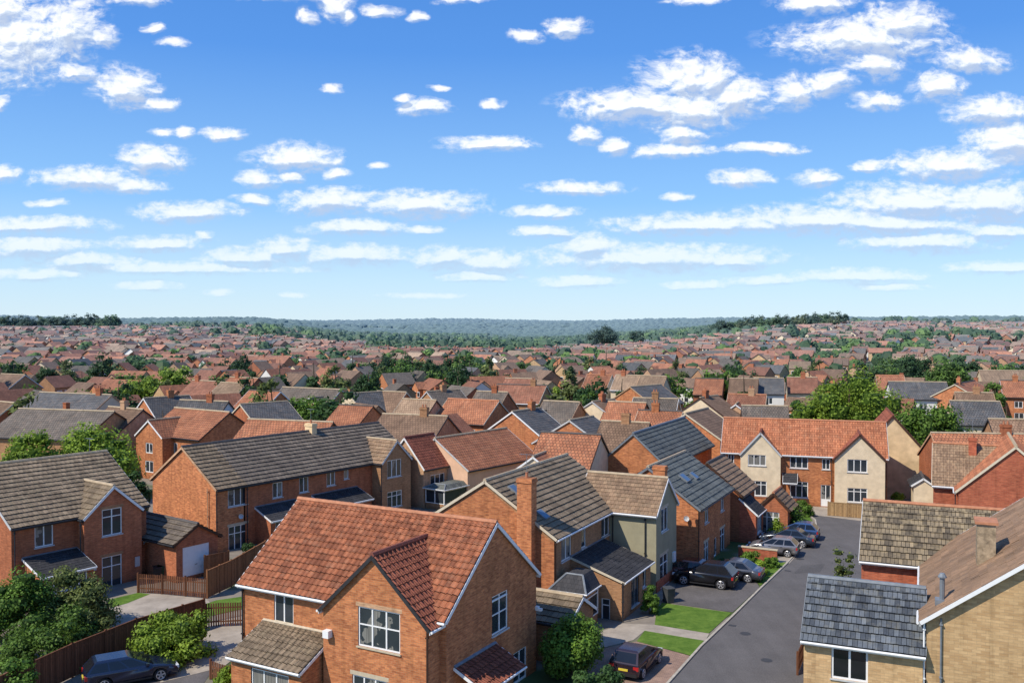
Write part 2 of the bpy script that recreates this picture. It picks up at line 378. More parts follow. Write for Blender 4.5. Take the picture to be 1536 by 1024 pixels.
FLAT_STYLE = {}
class House:
    def __init__(s, name, label, cat, org, a, group=None, sharp=True):
        s.a = R(a); s.org = Vector((org[0], org[1], 0)); s.e = tag(empty(name, s.org, -s.a), label, cat, group)
        s.ex = Vector((math.cos(s.a), -math.sin(s.a), 0)); s.ey = Vector((math.sin(s.a), math.cos(s.a), 0)); s.n = 0
    def P(s, mb, name, mats, parent=None, **k): return mb.build(name, mats, parent or s.e, **k)
    def to_local(s, W): d = Vector(W) - s.org; return (d.dot(s.ex), d.dot(s.ey), W[2])
    def hit(s, px, py, face, c):
        """where the line of sight of a pixel meets the wall plane face at local coordinate c"""
        r = Vector(ray(px, py)); o = Vector((0, 0, H)) - s.org
        nrm = s.ey if face in 'fb' else s.ex
        t = (c - o.dot(nrm)) / r.dot(nrm); p = o + r*t
        return (p.dot(s.ex) if face in 'fb' else p.dot(s.ey)), p.z
    def block(s, x0, x1, y0, y1, he, hr, axis='x', wall='brick_orange', roof='tile_olive', style='olive', z0=0., oe=.28, og=.12,
              wins=(), trim='white', gut='white', ridge='ridge_pale', walls='flbr', slopes=(0, 1), caps=True, label=None, fascia=True, wall2=None, geo=True):
        """box with a gabled roof; the extents are those of the roof, the walls stand in by the overhangs"""
        s.n += 1
        wx, wy = (og, oe) if axis == 'x' else (oe, og)
        X0, X1, Y0, Y1 = x0+wx, x1-wx, y0+wy, y1-wy
        half = ((y1-y0) if axis == 'x' else (x1-x0)) / 2
        pitch = math.atan2(hr-he, half); wt = he + oe*math.tan(pitch) - .14
        holes = {'f': [], 'b': [], 'l': [], 'r': []}
        for w in wins: s.window(w, holes, dict(f=Y0, b=Y1, l=X0, r=X1))
        mb = MB()
        for f in walls:
            c = dict(f=Y0, b=Y1, l=X0, r=X1)[f]; lo, hi = (X0, X1) if f in 'fb' else (Y0, Y1)
            us = sorted({lo, hi} | {min(max(v, lo), hi) for h in holes[f] for v in h[:2]})
            zs = sorted({z0, wt} | {min(max(v, z0), wt) for h in holes[f] for v in h[2:4]})
            for ua, ub in zip(us, us[1:]):
                for za, zb in zip(zs, zs[1:]):
                    if ub-ua < 1e-4 or zb-za < 1e-4: continue
                    um, zm = (ua+ub)/2, (za+zb)/2
                    if any(h[0] < um < h[1] and h[2] < zm < h[3] for h in holes[f]): continue
                    s.quad(mb, f, c, ua, ub, za, zb)
            for h in holes[f]:                                        # reveals
                d = .11; sg = {'f': 1, 'b': -1, 'l': 1, 'r': -1}[f]
                P = (lambda u, z, k: (u, c+sg*k, z)) if f in 'fb' else (lambda u, z, k: (c+sg*k, u, z))
                for (p, q) in (((h[0],h[2]),(h[1],h[2])), ((h[1],h[2]),(h[1],h[3])), ((h[1],h[3]),(h[0],h[3])), ((h[0],h[3]),(h[0],h[2]))):
                    mb.face([P(*p, 0), P(*q, 0), P(*q, d), P(*p, d)])
            if (axis == 'x') == (f in 'lr'):                          # gable triangle
                mid = (lo+hi)/2; ap = hr - .14
                P = (lambda u, z: (u, c, z)) if f in 'fb' else (lambda u, z: (c, u, z))
                cr = [h for h in holes[f] if h[3] > wt]
                zt = max([h[3] for h in cr] + [wt]); k = (mid-lo)*(zt-wt)/(ap-wt)
                if cr:
                    h = cr[0]
                    mb.face([P(lo, wt), P(h[0], wt), P(h[0], zt), P(lo+k, zt)]); mb.face([P(h[1], wt), P(hi, wt), P(hi-k, zt), P(h[1], zt)])
                tri = [P(lo+k, zt), P(hi-k, zt), P(mid, ap)]
                if f in 'bl': tri = tri[::-1]
                mb.face(tri)
        wo = s.P(mb, 'wall', M[wall])
        # roof
        rf = MB(); sl = half / math.cos(pitch)
        if axis == 'x':
            O = [Vector((x0, y0, he)), Vector((x1, y1, he))]; U = [Vector((1,0,0)), Vector((-1,0,0))]
            V = [Vector((0, math.cos(pitch), math.sin(pitch))), Vector((0, -math.cos(pitch), math.sin(pitch)))]; L = x1-x0
            RA, RB = Vector((x0, (y0+y1)/2, hr)), Vector((x1, (y0+y1)/2, hr))
        else:
            O = [Vector((x0, y1, he)), Vector((x1, y0, he))]; U = [Vector((0,-1,0)), Vector((0,1,0))]
            V = [Vector((math.cos(pitch), 0, math.sin(pitch))), Vector((-math.cos(pitch), 0, math.sin(pitch)))]; L = y1-y0
            RA, RB = Vector(((x0+x1)/2, y0, hr)), Vector(((x0+x1)/2, y1, hr))
        for k in (0, 1):
            N = U[k].cross(V[k]).normalized()
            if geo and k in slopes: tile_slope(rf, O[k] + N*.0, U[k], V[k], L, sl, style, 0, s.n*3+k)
            else: rf.face([O[k], O[k]+U[k]*L, O[k]+U[k]*L+V[k]*sl, O[k]+V[k]*sl], 0)
            # underside and edges of the slab
            D = N * -.09
            A, B, C_, E_ = O[k], O[k]+U[k]*L, O[k]+U[k]*L+V[k]*sl, O[k]+V[k]*sl
            rf.face([A+D, E_+D, C_+D, B+D], 1)
            rf.face([A+D, B+D, B, A], 1); rf.face([B+D, C_+D, C_, B], 1); rf.face([E_+D, A+D, A, E_], 1)
        ro = s.P(rf, 'roof', [M[roof], M['dark_paint'] if trim != 'white' else M['gutter_grey']])
        if label: ro['label'] = label
        if caps:
            rc = MB(); ridge_caps(rc, RA + Vector((0,0,.01)), RB + Vector((0,0,.01))); s.P(rc, 'ridge_tiles', M[ridge], ro)
        if trim:                                                       # boards up the verges
            for k in (0, 1):
                N = U[k].cross(V[k]).normalized()
                for e, sg in ((O[k], -1), (O[k]+U[k]*L, 1)):
                    vb = MB(); off = U[k]*sg*.02
                    vb.beam(e + off - N*.07, e + off + V[k]*sl - N*.07, .035, .17, up=N)
                    s.P(vb, 'bargeboard', M[trim], ro)
        if gut:
            for k in (0, 1):
                if k not in slopes: continue
                g = MB(); outw = -(V[k].xy.to_3d()).normalized()
                g.beam(O[k] + outw*.0 - Vector((0,0,.12)) - outw*.03, O[k]+U[k]*L - Vector((0,0,.12)) - outw*.03, .03, .16)
                g.tube([O[k] + outw*.07 - Vector((0,0,.07)), O[k]+U[k]*L + outw*.07 - Vector((0,0,.07))], .06, 8)
                s.P(g, 'gutter', M[gut], ro)
        return dict(X0=X0, X1=X1, Y0=Y0, Y1=Y1, wt=wt, roof=ro, wall=wo)
    def quad(s, mb, f, c, ua, ub, za, zb, t=None):
        q = {'f': [(ua,c,za),(ub,c,za),(ub,c,zb),(ua,c,zb)], 'b': [(ub,c,za),(ua,c,za),(ua,c,zb),(ub,c,zb)],
             'l': [(c,ub,za),(c,ua,za),(c,ua,zb),(c,ub,zb)], 'r': [(c,ua,za),(c,ub,za),(c,ub,zb),(c,ua,zb)]}[f]
        mb.face(q, 0, None, t)
    def window(s, w, holes, cs):
        """w = dict(f=face, px=(x0,y0,x1,y1) | u=,z=,w=,h=, n=columns, t=transom, kind=window|door|..., c=plane)"""
        f = w['f']; c = w.get('c', cs[f] if cs else None)
        if 'px' in w:
            x0, y0, x1, y1 = w['px']
            ym = (y0+y1)/2; ua, _ = s.hit(x0, ym, f, c); ub, _ = s.hit(x1, ym, f, c)
            _, zb = s.hit((x0+x1)/2, y0, f, c); _, za = s.hit((x0+x1)/2, y1, f, c)
            ua, ub = min(ua, ub), max(ua, ub)
        else: ua, ub, za, zb = w['u'], w['u']+w['w'], w['z'], w['z']+w['h']
        if holes is not None: holes[f].append((ua, ub, za, zb))
        sg = {'f': 1, 'b': -1, 'l': 1, 'r': -1}[f]
        base = c + sg*.05 if holes is not None else c - sg*.03
        def B(mb, u0, u1, z0, z1, d0, d1, m=0):
            a, b = sorted((base+sg*d0, base+sg*d1))
            if f in 'fb': mb.box(u0, u1, a, b, z0, z1, m)
            else: mb.box(a, b, u0, u1, z0, z1, m)
        kind = w.get('kind', 'window'); fw = w.get('fw', .07); n = w.get('n', 2)
        fm = w.get('m', 'white')
        fr = MB(); B(fr, ua, ub, za, za+fw, 0, .06); B(fr, ua, ub, zb-fw, zb, 0, .06)
        B(fr, ua, ua+fw, za+fw, zb-fw, .0, .06); B(fr, ub-fw, ub, za+fw, zb-fw, .0, .06)
        if kind == 'solid_door':
            fr = MB(); B(fr, ua, ub, za, zb, .0, .05)
            for k in range(1, w.get('ribs', 5)):
                z = za + (zb-za)*k/w.get('ribs', 5); B(fr, ua+.04, ub-.04, z+.012, z+(zb-za)/w.get('ribs', 5)-.012, -.015, .0)
            o = s.P(fr, w.get('name', 'door'), M[fm]); hb = MB(); B(hb, (ua+ub)/2-.09, (ua+ub)/2+.09, za+.35*(zb-za), za+.35*(zb-za)+.03, -.05, -.01)
            s.P(hb, 'handle', M['dark_paint'], o); return o
        for i in range(1, n):
            u = ua + (ub-ua)*i/n; B(fr, u-fw*.55, u+fw*.55, za+fw, zb-fw, .0, .06)
        if w.get('t'):
            z = za + (zb-za)*w['t']; B(fr, ua+fw, ub-fw, z-.03, z+.03, .005, .055)
        if w.get('t2'):
            z = za + (zb-za)*w['t2']; B(fr, ua+fw, ub-fw, z-.02, z+.02, .005, .055)
        if kind == 'door': B(fr, ua+fw, ub-fw, za+fw, za+fw+(zb-za)*.3, .01, .05)
        o = s.P(fr, w.get('name', 'door' if kind == 'door' else 'window'), M[fm])
        pn = MB(); B(pn, ua+fw*.6, ub-fw*.6, za+fw*.6, zb-fw*.6, .035, .05); s.P(pn, 'pane', M['glass_dark'] if w.get('dark') else M['glass'], o)
        if kind != 'door' and w.get('sill', 1):
            sl = MB(); B(sl, ua-.06, ub+.06, za-.07, za-.001, -.12, .05); s.P(sl, 'sill', M[w.get('sm', 'gutter_grey')], o)
        if kind == 'door':
            hd = MB(); B(hd, ub-fw-.08, ub-fw-.04, (za+zb)/2-.08, (za+zb)/2+.08, -.04, 0); s.P(hd, 'handle', M['dark_paint'], o)
        if w.get('lin'):
            ln = MB(); a, b = sorted((c - sg*.006, c + sg*.03))
            if f in 'fb': ln.box(ua-.12, ub+.12, a, b, zb+.002, zb+.2)
            else: ln.box(a, b, ua-.12, ub+.12, zb+.002, zb+.2)
            s.P(ln, 'lintel', M[w['lin']], o)
        return o
    def leanto(s, x0, x1, y0, y1, zl, zh, low='f', wall='brick_orange', roof='tile_olive', style='olive', z0=0., oe=.22, og=.08, wins=(), gut='white', flash='mortar', name='porch', trim='white', posts=False):
        """single pitch against a wall: low = side of the eave"""
        W = {'f': (y1-y0), 'b': (y1-y0), 'l': (x1-x0), 'r': (x1-x0)}[low]
        O, U, Vh, L = {'f': (Vector((x0,y0,zl)), Vector((1,0,0)), Vector((0,1,0)), x1-x0), 'b': (Vector((x1,y1,zl)), Vector((-1,0,0)), Vector((0,-1,0)), x1-x0),
                   'l': (Vector((x0,y1,zl)), Vector((0,-1,0)), Vector((1,0,0)), y1-y0), 'r': (Vector((x1,y0,zl)), Vector((0,1,0)), Vector((-1,0,0)), y1-y0)}[low]
        sl = math.hypot(W, zh-zl); V = (Vh*W + Vector((0,0,zh-zl))) / sl; N = U.cross(V).normalized()
        s.n += 1
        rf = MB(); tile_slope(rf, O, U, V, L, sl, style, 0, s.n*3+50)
        D = N*-.08; A, B, C_, E_ = O, O+U*L, O+U*L+V*sl, O+V*sl
        rf.face([A+D, E_+D, C_+D, B+D], 1); rf.face([A+D, B+D, B, A], 1); rf.face([B+D, C_+D, C_, B], 1); rf.face([E_+D, A+D, A, E_], 1)
        ro = s.P(rf, name + '_roof', [M[roof], M['gutter_grey']])
        if flash:
            fl = MB(); fl.beam(E_ + N*.05, C_ + N*.05, .18, .05, up=N); s.P(fl, 'flashing', M[flash], ro)
        if trim:
            for e, sg in ((O, -1), (O+U*L, 1)):
                vb = MB(); vb.beam(e+U*sg*.02-N*.06, e+U*sg*.02+V*sl-N*.06, .03, .14, up=N); s.P(vb, 'bargeboard', M[trim], ro)
        if gut:
            g = MB(); g.tube([O - Vh*.05 - Vector((0,0,.05)), O+U*L - Vh*.05 - Vector((0,0,.05))], .055, 8)
            g.beam(O + Vh*.02 - Vector((0,0,.1)), O+U*L + Vh*.02 - Vector((0,0,.1)), .03, .14); s.P(g, 'gutter', M[gut], ro)
        if wall is None: return ro
        ax = {'f': (x0+og, x1-og, y0+oe, y1), 'b': (x0+og, x1-og, y0, y1-oe), 'l': (x0+oe, x1, y0+og, y1-og), 'r': (x0, x1-oe, y0+og, y1-og)}[low]
        X0, X1, Y0, Y1 = ax; slope = (zh-zl)/W
        zt = zl + oe*slope - .1
        holes = {'f': [], 'b': [], 'l': [], 'r': []}
        for w in wins: s.window(w, holes, dict(f=Y0, b=Y1, l=X0, r=X1))
        mb = MB()
        back = {'f': 'b', 'b': 'f', 'l': 'r', 'r': 'l'}[low]
        for f in 'fblr':
            if f == back: continue
            c = dict(f=Y0, b=Y1, l=X0, r=X1)[f]; lo, hi = (X0, X1) if f in 'fb' else (Y0, Y1)
            us = sorted({lo, hi} | {min(max(v, lo), hi) for h in holes[f] for v in h[:2]})
            zs = sorted({z0, zt} | {min(max(v, z0), zt) for h in holes[f] for v in h[2:4]})
            for ua, ub in zip(us, us[1:]):
                for za, zb in zip(zs, zs[1:]):
                    if ub-ua < 1e-4 or zb-za < 1e-4: continue
                    if any(h[0] < (ua+ub)/2 < h[1] and h[2] < (za+zb)/2 < h[3] for h in holes[f]): continue
                    s.quad(mb, f, c, ua, ub, za, zb)
            if f != low:
                top = zh - .1
                P = (lambda u, z: (u, c, z)) if f in 'fb' else (lambda u, z: (c, u, z))
                lowu, hiu = (lo, hi) if low in 'fl' else (hi, lo)
                t = [P(lowu, zt), P(hiu, zt), P(hiu, top)]
                mb.face(t)
        s.P(mb, name + '_wall' if name else 'wall', M[wall])
        return ro
    def chimney(s, x, y, z0, z1, w=.9, d=.6, mat='brick_orange', pots=2, parent=None):
        mb = MB(); mb.box(x-w/2, x+w/2, y-d/2, y+d/2, z0, z1-.28); mb.box(x-w/2-.05, x+w/2+.05, y-d/2-.05, y+d/2+.05, z1-.28, z1-.12)
        mb.box(x-w/2-.02, x+w/2+.02, y-d/2-.02, y+d/2+.02, z1-.12, z1)
        o = s.P(mb, 'chimney', M[mat])
        for k in range(pots):
            p = MB(); px = x + (k-(pots-1)/2)*w/max(pots, 1)*.8
            p.tube([(px, y, z1), (px, y, z1+.3), (px, y, z1+.34)], [.11, .09, .11], 8); s.P(p, 'chimney_pot', M['pot'], o)
        return o
    def downpipe(s, x, y, z0, z1, m='dark_paint'):
        mb = MB(); mb.tube([(x, y, z0), (x, y, z1)], .045, 6)
        for z in (z0+.6, (z0+z1)/2, z1-.3): mb.box(x-.07, x+.07, y-.07, y+.07, z, z+.06)
        s.P(mb, 'downpipe', M[m])
    def boxpart(s, name, x0, x1, y0, y1, z0, z1, m='white'):
        mb = MB(); mb.box(x0, x1, y0, y1, z0, z1); return s.P(mb, name, M[m])
# ================================================================ the near houses
def W(f, *px, **k): return dict(f=f, px=px, **k)
# --- A: orange pantile house, front centre
A = House('brick_house', 'large orange brick house at the front with wavy red clay tiles and front gable', 'house', un(355, 875, 5.2), 29)
a_ = A.block(0, 12.9, 0, 9.4, 5.2, 8.85, 'x', 'brick_orange', 'pantile', 'pantile', ridge='ridge_terracotta',
    wins=[W('f', 411, 889, 440, 935, n=2, sm='stone', dark=0), W('r', 738, 889, 762, 947, n=2, t=.5, sm='gutter_grey'), W('r', 770, 974, 790, 1040, kind='door', n=2)])
b_ = A.block(6.15, 12.62, -.8, 7.4, 5.0, 8.0, 'y', 'brick_orange', 'pantile_dark', 'pantile', ridge='ridge_maroon', trim='dark_paint', og=.15, oe=.2,
    wins=[W('f', 537, 914, 600, 974, n=3, t=.55, sm='stone', lin='brick_pale'), dict(f='f', u=8.1, z=.7, w=2.0, h=1.5, n=3, t=.6, lin='stone')], walls='flr')
A.leanto(1.6, 6.28, -2.25, .27, 2.4, 3.5, 'f', 'brick_orange', 'tile_olive', 'pantile', wins=[dict(f='f', u=3.0, z=.6, w=2.4, h=1.45, n=3)], flash='mortar')
A.leanto(12.8, 14.5, .9, 4.7, 2.0, 2.85, 'r', None, 'pantile_dark', 'pantile', flash='lead', name='canopy')
A.downpipe(12.4, -.72, 0, 4.9, 'brown_paint'); A.downpipe(.2, .2, 0, 5.1, 'dark_paint')
mb = MB(); mb.box(6.55, 6.9, -.95, -.65, 3.75, 4.1); A.P(mb, 'alarm_box', M['white'])
mb = MB(); mb.box(12.75, 12.95, 9.0, 9.2, 3.3, 3.5); mb.box(12.8, 13.15, 9.02, 9.16, 3.28, 3.42); A.P(mb, 'security_lamp', M['white'])
# --- B: house with the tall chimney stack
B = House('brick_house', 'brown brick house with tall brick chimney stack on its gable and glazed porch', 'house', un(840, 807, 5.4), 27)
B.block(-10.2, 0, -.4, 12.8, 5.4, 8.65, 'y', 'brick_brown', 'tile_olive', 'olive', gut='white', trim='cream_paint',
    wins=[W('r', 842, 802, 857, 839, n=2), W('r', 872, 791, 879, 821, n=1), W('r', 902, 769, 914, 804, n=2), W('r', 866, 886, 874, 922, n=1)])
mb = MB(); mb.box(-10.1, -.25, -.34, -.275, 0, 5.2); 
tri = [(-9.9, -.34, 5.2), (-.4, -.34, 5.2), (-5.1, -.34, 8.25)]; mb.face(tri); B.P(mb, 'gable_brickwork', M['brick_orange'])
B.chimney(-2.0, -.6, 0, 9.1, 1.0, .75, 'brick_orange', 1)
def glazed_porch(h, x0, x1, y0, y1, zt, top, roofm='tile_charcoal'):
    mb = MB(); mb.box(x0+.1, x1-.1, y0+.1, y1, 0, .6); w = h.P(mb, 'porch_wall', M['brick_brown'])
    fr = MB()
    for (x, y) in ((x0+.1, y0+.1), (x1-.1, y0+.1), (x0+.1, y1-.05), (x1-.1, y1-.05), ((x0+x1)/2, y0+.1)): fr.box(x-.05, x+.05, y-.05, y+.05, .6, zt)
    for z in (.62, zt-.1, 1.9): 
        fr.box(x0+.06, x1-.06, y0+.07, y0+.13, z, z+.07); fr.box(x0+.07, x0+.13, y0+.06, y1, z, z+.07); fr.box(x1-.13, x1-.07, y0+.06, y1, z, z+.07)
    o = h.P(fr, 'porch_frame', M['white'])
    g = MB(); g.box(x0+.09, x1-.09, y0+.09, y1-.1, .62, zt-.05); h.P(g, 'porch_glass', M['glass'])
    r = MB(); i = .75; A_ = [(x0-.1, y0-.1, zt), (x1+.1, y0-.1, zt), (x1+.1, y1, zt), (x0-.1, y1, zt)]
    T = [(x0+i, y0+.7, top), (x1-i+.3, y0+.7, top), (x1-i+.3, y1, top), (x0+i, y1, top)]
    for k in range(4):
        j = (k+1) % 4; r.face([A_[k], A_[j], T[j], T[k]])
    r.face(T); r.face(A_[::-1]); ro = h.P(r, 'porch_roof', M[roofm])
    hp = MB()
    for k in (0, 1): hp.tube([A_[k], T[k]], .07, 6)
    hp.tube([T[0], T[1]], .07, 6); h.P(hp, 'hip_tiles', M['lead'], ro)
    g = MB(); g.tube([(x0-.15, y0-.15, zt-.03), (x1+.15, y0-.15, zt-.03), (x1+.15, y1, zt-.03)], .05, 6); g.box(x0-.08, x1+.08, y0-.08, y0+.02, zt-.12, zt); h.P(g, 'gutter', M['white'], ro)
glazed_porch(B, -.28, 2.0, -.75, 1.5, 2.4, 3.3)
B.leanto(-.3, 3.4, 2.3, 8.1, 2.5, 3.7, 'r', 'brick_brown', 'tile_charcoal', 'charcoal', flash='lead', name='extension', trim='cream_paint',
    wins=[W('f', 902, 897, 915, 931, n=1, t=.7), W('r', 947, 861, 958, 907, n=2, fw=.05, m='lead'), W('r', 964, 852, 969, 880, n=1)])
B.downpipe(-.2, -.2, 0, 5.3, 'brown_paint'); B.downpipe(3.3, 2.25, 0, 2.5, 'dark_paint')
# --- C: olive rendered house
C = House('rendered_house', 'narrow olive green rendered house with a tan tiled roof, gable end towards the road', 'house', un(985, 774, 5.4), 27)
C.block(-6.2, 0, 0, 5.3, 5.4, 7.65, 'x', 'render_olive', 'tile_brown', 'brown', wins=[W('r', 992, 761, 1002, 796, n=2, lin='stone'), W('r', 990, 831, 1002, 876, n=2, t=.7, lin='stone')], ridge='ridge_pale', label=None)
C.chimney(-.8, 3.2, 6.9, 8.4, .9, .6, 'brick_orange', 0)
C.downpipe(-.9, .2, 0, 5.3); C.boxpart('plinth', -.14, -.06, .27, 5.0, 0, .75, 'brick_deep'); C.boxpart('meter_box', -.12, 0.02, 4.0, 4.5, 1.3, 2.0, 'white')
C.downpipe(-3.3, .2, 0, 5.3)
# --- D: brick house, grey-green slates
D = House('brick_house', 'orange brick house with a green-grey slate roof behind the parked black SUV', 'house', un(1052, 764, 4.75), 27)
D.block(-8.4, 0, 0, 10.2, 4.7, 7.65, 'y', 'brick_orange', 'tile_slate', 'slate', ridge='ridge_pale', trim='lead', gut='dark_paint',
    wins=[W('r', 1057, 759, 1063, 784), W('r', 1081, 742, 1086, 766), W('r', 1056, 812, 1063, 844, t=.7, lin='stone'), W('r', 1080, 792, 1087, 827, t=.7, lin='stone'), W('r', 1071, 806, 1075, 845, kind='door', n=1)])
D.downpipe(-.2, .06, 0, 4.6, 'brown_paint')
# --- E: brown tiled cottage beyond with two little lean-tos
E_ = House('brick_house', 'small brick house with striped brown roof and two little front extensions', 'house', tuple(D.org), 27)
E_.block(-5.6, .6, 10.9, 16.8, 3.95, 6.6, 'y', 'brick_red', 'tile_brown', 'olive', ridge='ridge_dark', trim='brown_paint', gut='dark_paint')
E_.leanto(.3, 1.9, 10.9, 14.0, 2.45, 3.8, 'r', 'brick_deep', 'tile_charcoal', 'charcoal', flash='brown_paint', name='side_extension', wins=[dict(f='r', u=11.6, z=.7, w=1.7, h=1.5, n=3)])
E_.block(1.0, 4.0, 14.1, 17.6, 2.4, 3.9, 'y', 'brick_red', 'tile_brown', 'olive', ridge='ridge_terracotta', trim='brown_paint', gut=None, wins=[dict(f='f', u=1.4, z=.3, w=1.6, h=1.9, n=3, t=.75)])
# --- F: long house closing the road
Fh = House('terraced_house', 'long orange-roofed house with two cream gables facing down the road at its far end', 'house', un(1081, 678, 5.2), 17.5)
Fh.block(0, 16.4, 0, 7.0, 5.2, 8.5, 'x', 'brick_orange', 'tile_terracotta', 'terracotta', ridge='ridge_terracotta', trim='gutter_grey', gut='white',
    wins=[W('f', 1092, 680, 1101, 695), W('f', 1185, 685, 1212, 702, n=3), W('f', 1233, 688, 1245, 704, n=2), W('f', 1185, 722, 1212, 746, n=3, t=.75), W('f', 1231, 727, 1246, 759, kind='door', n=2)])
Fh.block(1.9, 6.2, -.5, 4.0, 5.1, 7.5, 'y', 'render_cream', 'tile_terracotta', 'terracotta', ridge='ridge_maroon', trim='gutter_grey', gut=None, oe=.15, wins=[W('f', 1122, 682, 1149, 698, n=3), W('f', 1124, 721, 1150, 743, n=3, t=.75)], walls='flr')
Fh.block(11.1, 16.2, -.9, 4.2, 5.05, 7.65, 'y', 'render_cream', 'pantile_dark', 'terracotta', ridge='ridge_maroon', trim='brown_paint', gut=None, oe=.2, wins=[W('f', 1271, 689, 1301, 708, n=3), W('f', 1271, 732, 1301, 753, n=3, t=.75)], walls='flr')
Fh.leanto(6.3, 7.7, -1.1, .28, 2.5, 3.3, 'f', None, 'tile_charcoal', 'charcoal', flash=None, name='canopy')
Fh.downpipe(11.0, .1, 0, 5.1); Fh.downpipe(16.1, -.6, 0, 5.0)
Fc = House('rendered_house', 'tall tan rendered gable house with dark damp stains, tucked behind the right cream gable', 'house', un(1081, 678, 5.2), 17.5)
Fc.block(14.2, 20.6, 7.2, 16, 5.2, 8.9, 'y', 'render_tan', 'pantile_dark', 'terracotta', ridge='ridge_maroon', trim='brown_paint', gut='dark_paint')
# --- I / G / J: buff brick house on the right with its wings
I = House('brick_house', 'big buff brick house at the right edge with a broad brown roof and stone chimney', 'house', un(1379, 932, 5.2), 24)
I.block(0, 11.6, 0, 12.6, 5.2, 9.5, 'y', 'brick_buff', 'tile_big', 'big', ridge='ridge_pale', trim='white', gut='white', oe=.3, og=.3)
I.block(-3.2, 5.0, 10.6, 18.2, 5.15, 7.95, 'x', 'brick_deep', 'tile_mossy', 'mossy', ridge='ridge_terracotta', gut='white', trim='gutter_grey', walls='flb')
I.block(-5.15, .28, -.15, 6.2, 3.7, 5.95, 'x', 'brick_buff', 'tile_bluegrey', 'bluegrey', ridge='lead', trim='lead', gut='white', walls='flb', wins=[W('f', 1247, 969, 1302, 1020, n=2, fw=.09, dark=1, lin='brick_pale')])
mb = MB(); hb = [(3.6, 4.9), (4.9, 6.0)]
mb.box(2.5, 3.3, 3.9, 5.1, 6.2, 9.1); I.P(mb, 'chimney', M['stone_mottled'])
mb = MB(); mb.box(2.4, 3.4, 3.8, 5.2, 9.1, 9.22); I.P(mb, 'chimney_cap', M['ridge_terracotta'])
mb = MB(); mb.tube([(.95, 1.3, 5.7), (.95, 1.3, 7.0)], .11, 8); mb.tube([(.95, 1.3, 7.0), (.95, 1.3, 7.05), (.95, 1.3, 7.2)], [.19, .19, .1], 8); mb.box(.65, 1.25, 1.0, 1.6, 5.75, 6.0); I.P(mb, 'vent_pipe', M['lead'])
I.downpipe(.2, .22, 0, 5.1, 'white'); I.downpipe(.9, .22, 0, 5.4, 'lead')
# --- K: red brick house right
K = House('brick_house', 'deep red brick house with brown tiles and front gable at right', 'house', un(1432, 737, 5.2), 25)
K.block(0, 8.6, 0, 9.5, 5.2, 9.1, 'y', 'brick_deep', 'tile_terracotta', 'terracotta', ridge='ridge_pale', trim='cream_paint', gut='white')
K.block(-1.7, 4.2, 2.4, 10.4, 5.2, 8.3, 'x', 'brick_deep', 'tile_brown', 'terracotta', ridge='ridge_terracotta', trim='cream_paint', gut='white', walls='flb')
K.chimney(1.4, 5.6, 7.2, 9.0, .6, .5, 'brick_deep', 1); K.downpipe(.05, .3, 0, 5.1)
# --- L: bottom left
L = House('brick_house', 'wide brick house at left edge with olive tiled roof and small white-edged gable', 'house', un(17, 793, 5.2), 36.5)
L.block(-11.6, 0, 0, 10.0, 5.2, 8.75, 'y', 'brick_red', 'tile_olive', 'olive', ridge='ridge_pale', trim='gutter_grey', gut='dark_paint',
    wins=[W('r', 52, 787, 80, 819, n=2)])
L.block(-5.2, .65, 4.5, 9.15, 5.1, 7.15, 'x', 'brick_red', 'tile_olive', 'olive', ridge='ridge_pale', trim='white', gut='dark_paint', oe=.15, walls='frb',
    wins=[W('r', 153, 762, 183, 802, n=2, t=.7, lin='brick_brown'), W('r', 153, 833, 183, 881, n=2, t=.68, lin='brick_brown')])
L.leanto(-.3, 2.3, .8, 4.55, 2.15, 3.05, 'r', 'brick_red', 'tile_charcoal', 'charcoal', flash='lead', wins=[dict(f='r', u=1.2, z=.9, w=2.8, h=1.1, n=5)])
L.downpipe(-.1, .25, 0, 5.1); L.downpipe(.5, 4.4, 0, 5.0)
L.boxpart('meter_box', .5, .6, 8.45, 8.8, 1.0, 1.7, 'gutter_grey'); L.boxpart('air_vent', .5, .58, 5.2, 5.5, 1.4, 1.75, 'gutter_grey')
# --- M: terrace
Mh = House('terraced_house', 'long brick terrace with a striped grey roof, its bare orange gable end facing left', 'house', un(325, 735, 5.2), 36)
Mh.block(-9.4, 0, 0, 3.0, 5.2, 8.35, 'y', 'brick_orange', 'tile_olive', 'grey', ridge='ridge_dark', trim='brick_pale', gut='dark_paint', walls='flr', label='lighter brown roof section at the near end',
    wins=[W('r', 342, 732, 371, 758, n=3), W('r', 343, 787, 371, 826, n=3, t=.7, lin='stone')])
Mh.block(-9.4, 0, 3.0, 23.5, 5.2, 8.37, 'y', 'brick_red', 'tile_grey', 'grey', ridge='ridge_dark', trim='gutter_grey', gut='dark_paint', walls='lrb', og=0.01,
    wins=[W('r', 409, 723, 424, 746, n=2), W('r', 449, 715, 463, 738, n=2), W('r', 490, 707, 503, 728, n=2), W('r', 516, 699, 523, 718, n=1)])
Mh.leanto(-.3, 1.9, 4.0, 8.4, 2.2, 3.15, 'r', 'brick_red', 'tile_charcoal', 'charcoal', flash='lead', wins=[dict(f='r', u=4.6, z=.5, w=3.0, h=1.55, n=4, t=.7)])
Mh.leanto(-.3, 1.9, 10.3, 16.0, 2.3, 3.2, 'r', 'brick_red', 'tile_charcoal', 'charcoal', flash='lead', name='rear_porch')
Mh.block(-5.5, 1.1, 17.9, 22.3, 5.2, 7.25, 'x', 'brick_brown', 'tile_brown', 'olive', ridge='ridge_pale', trim='gutter_grey', gut='dark_paint', walls='frb', oe=.15,
    wins=[W('r', 581, 689, 602, 715, n=3), W('r', 581, 736, 603, 760, n=3, t=.7)])
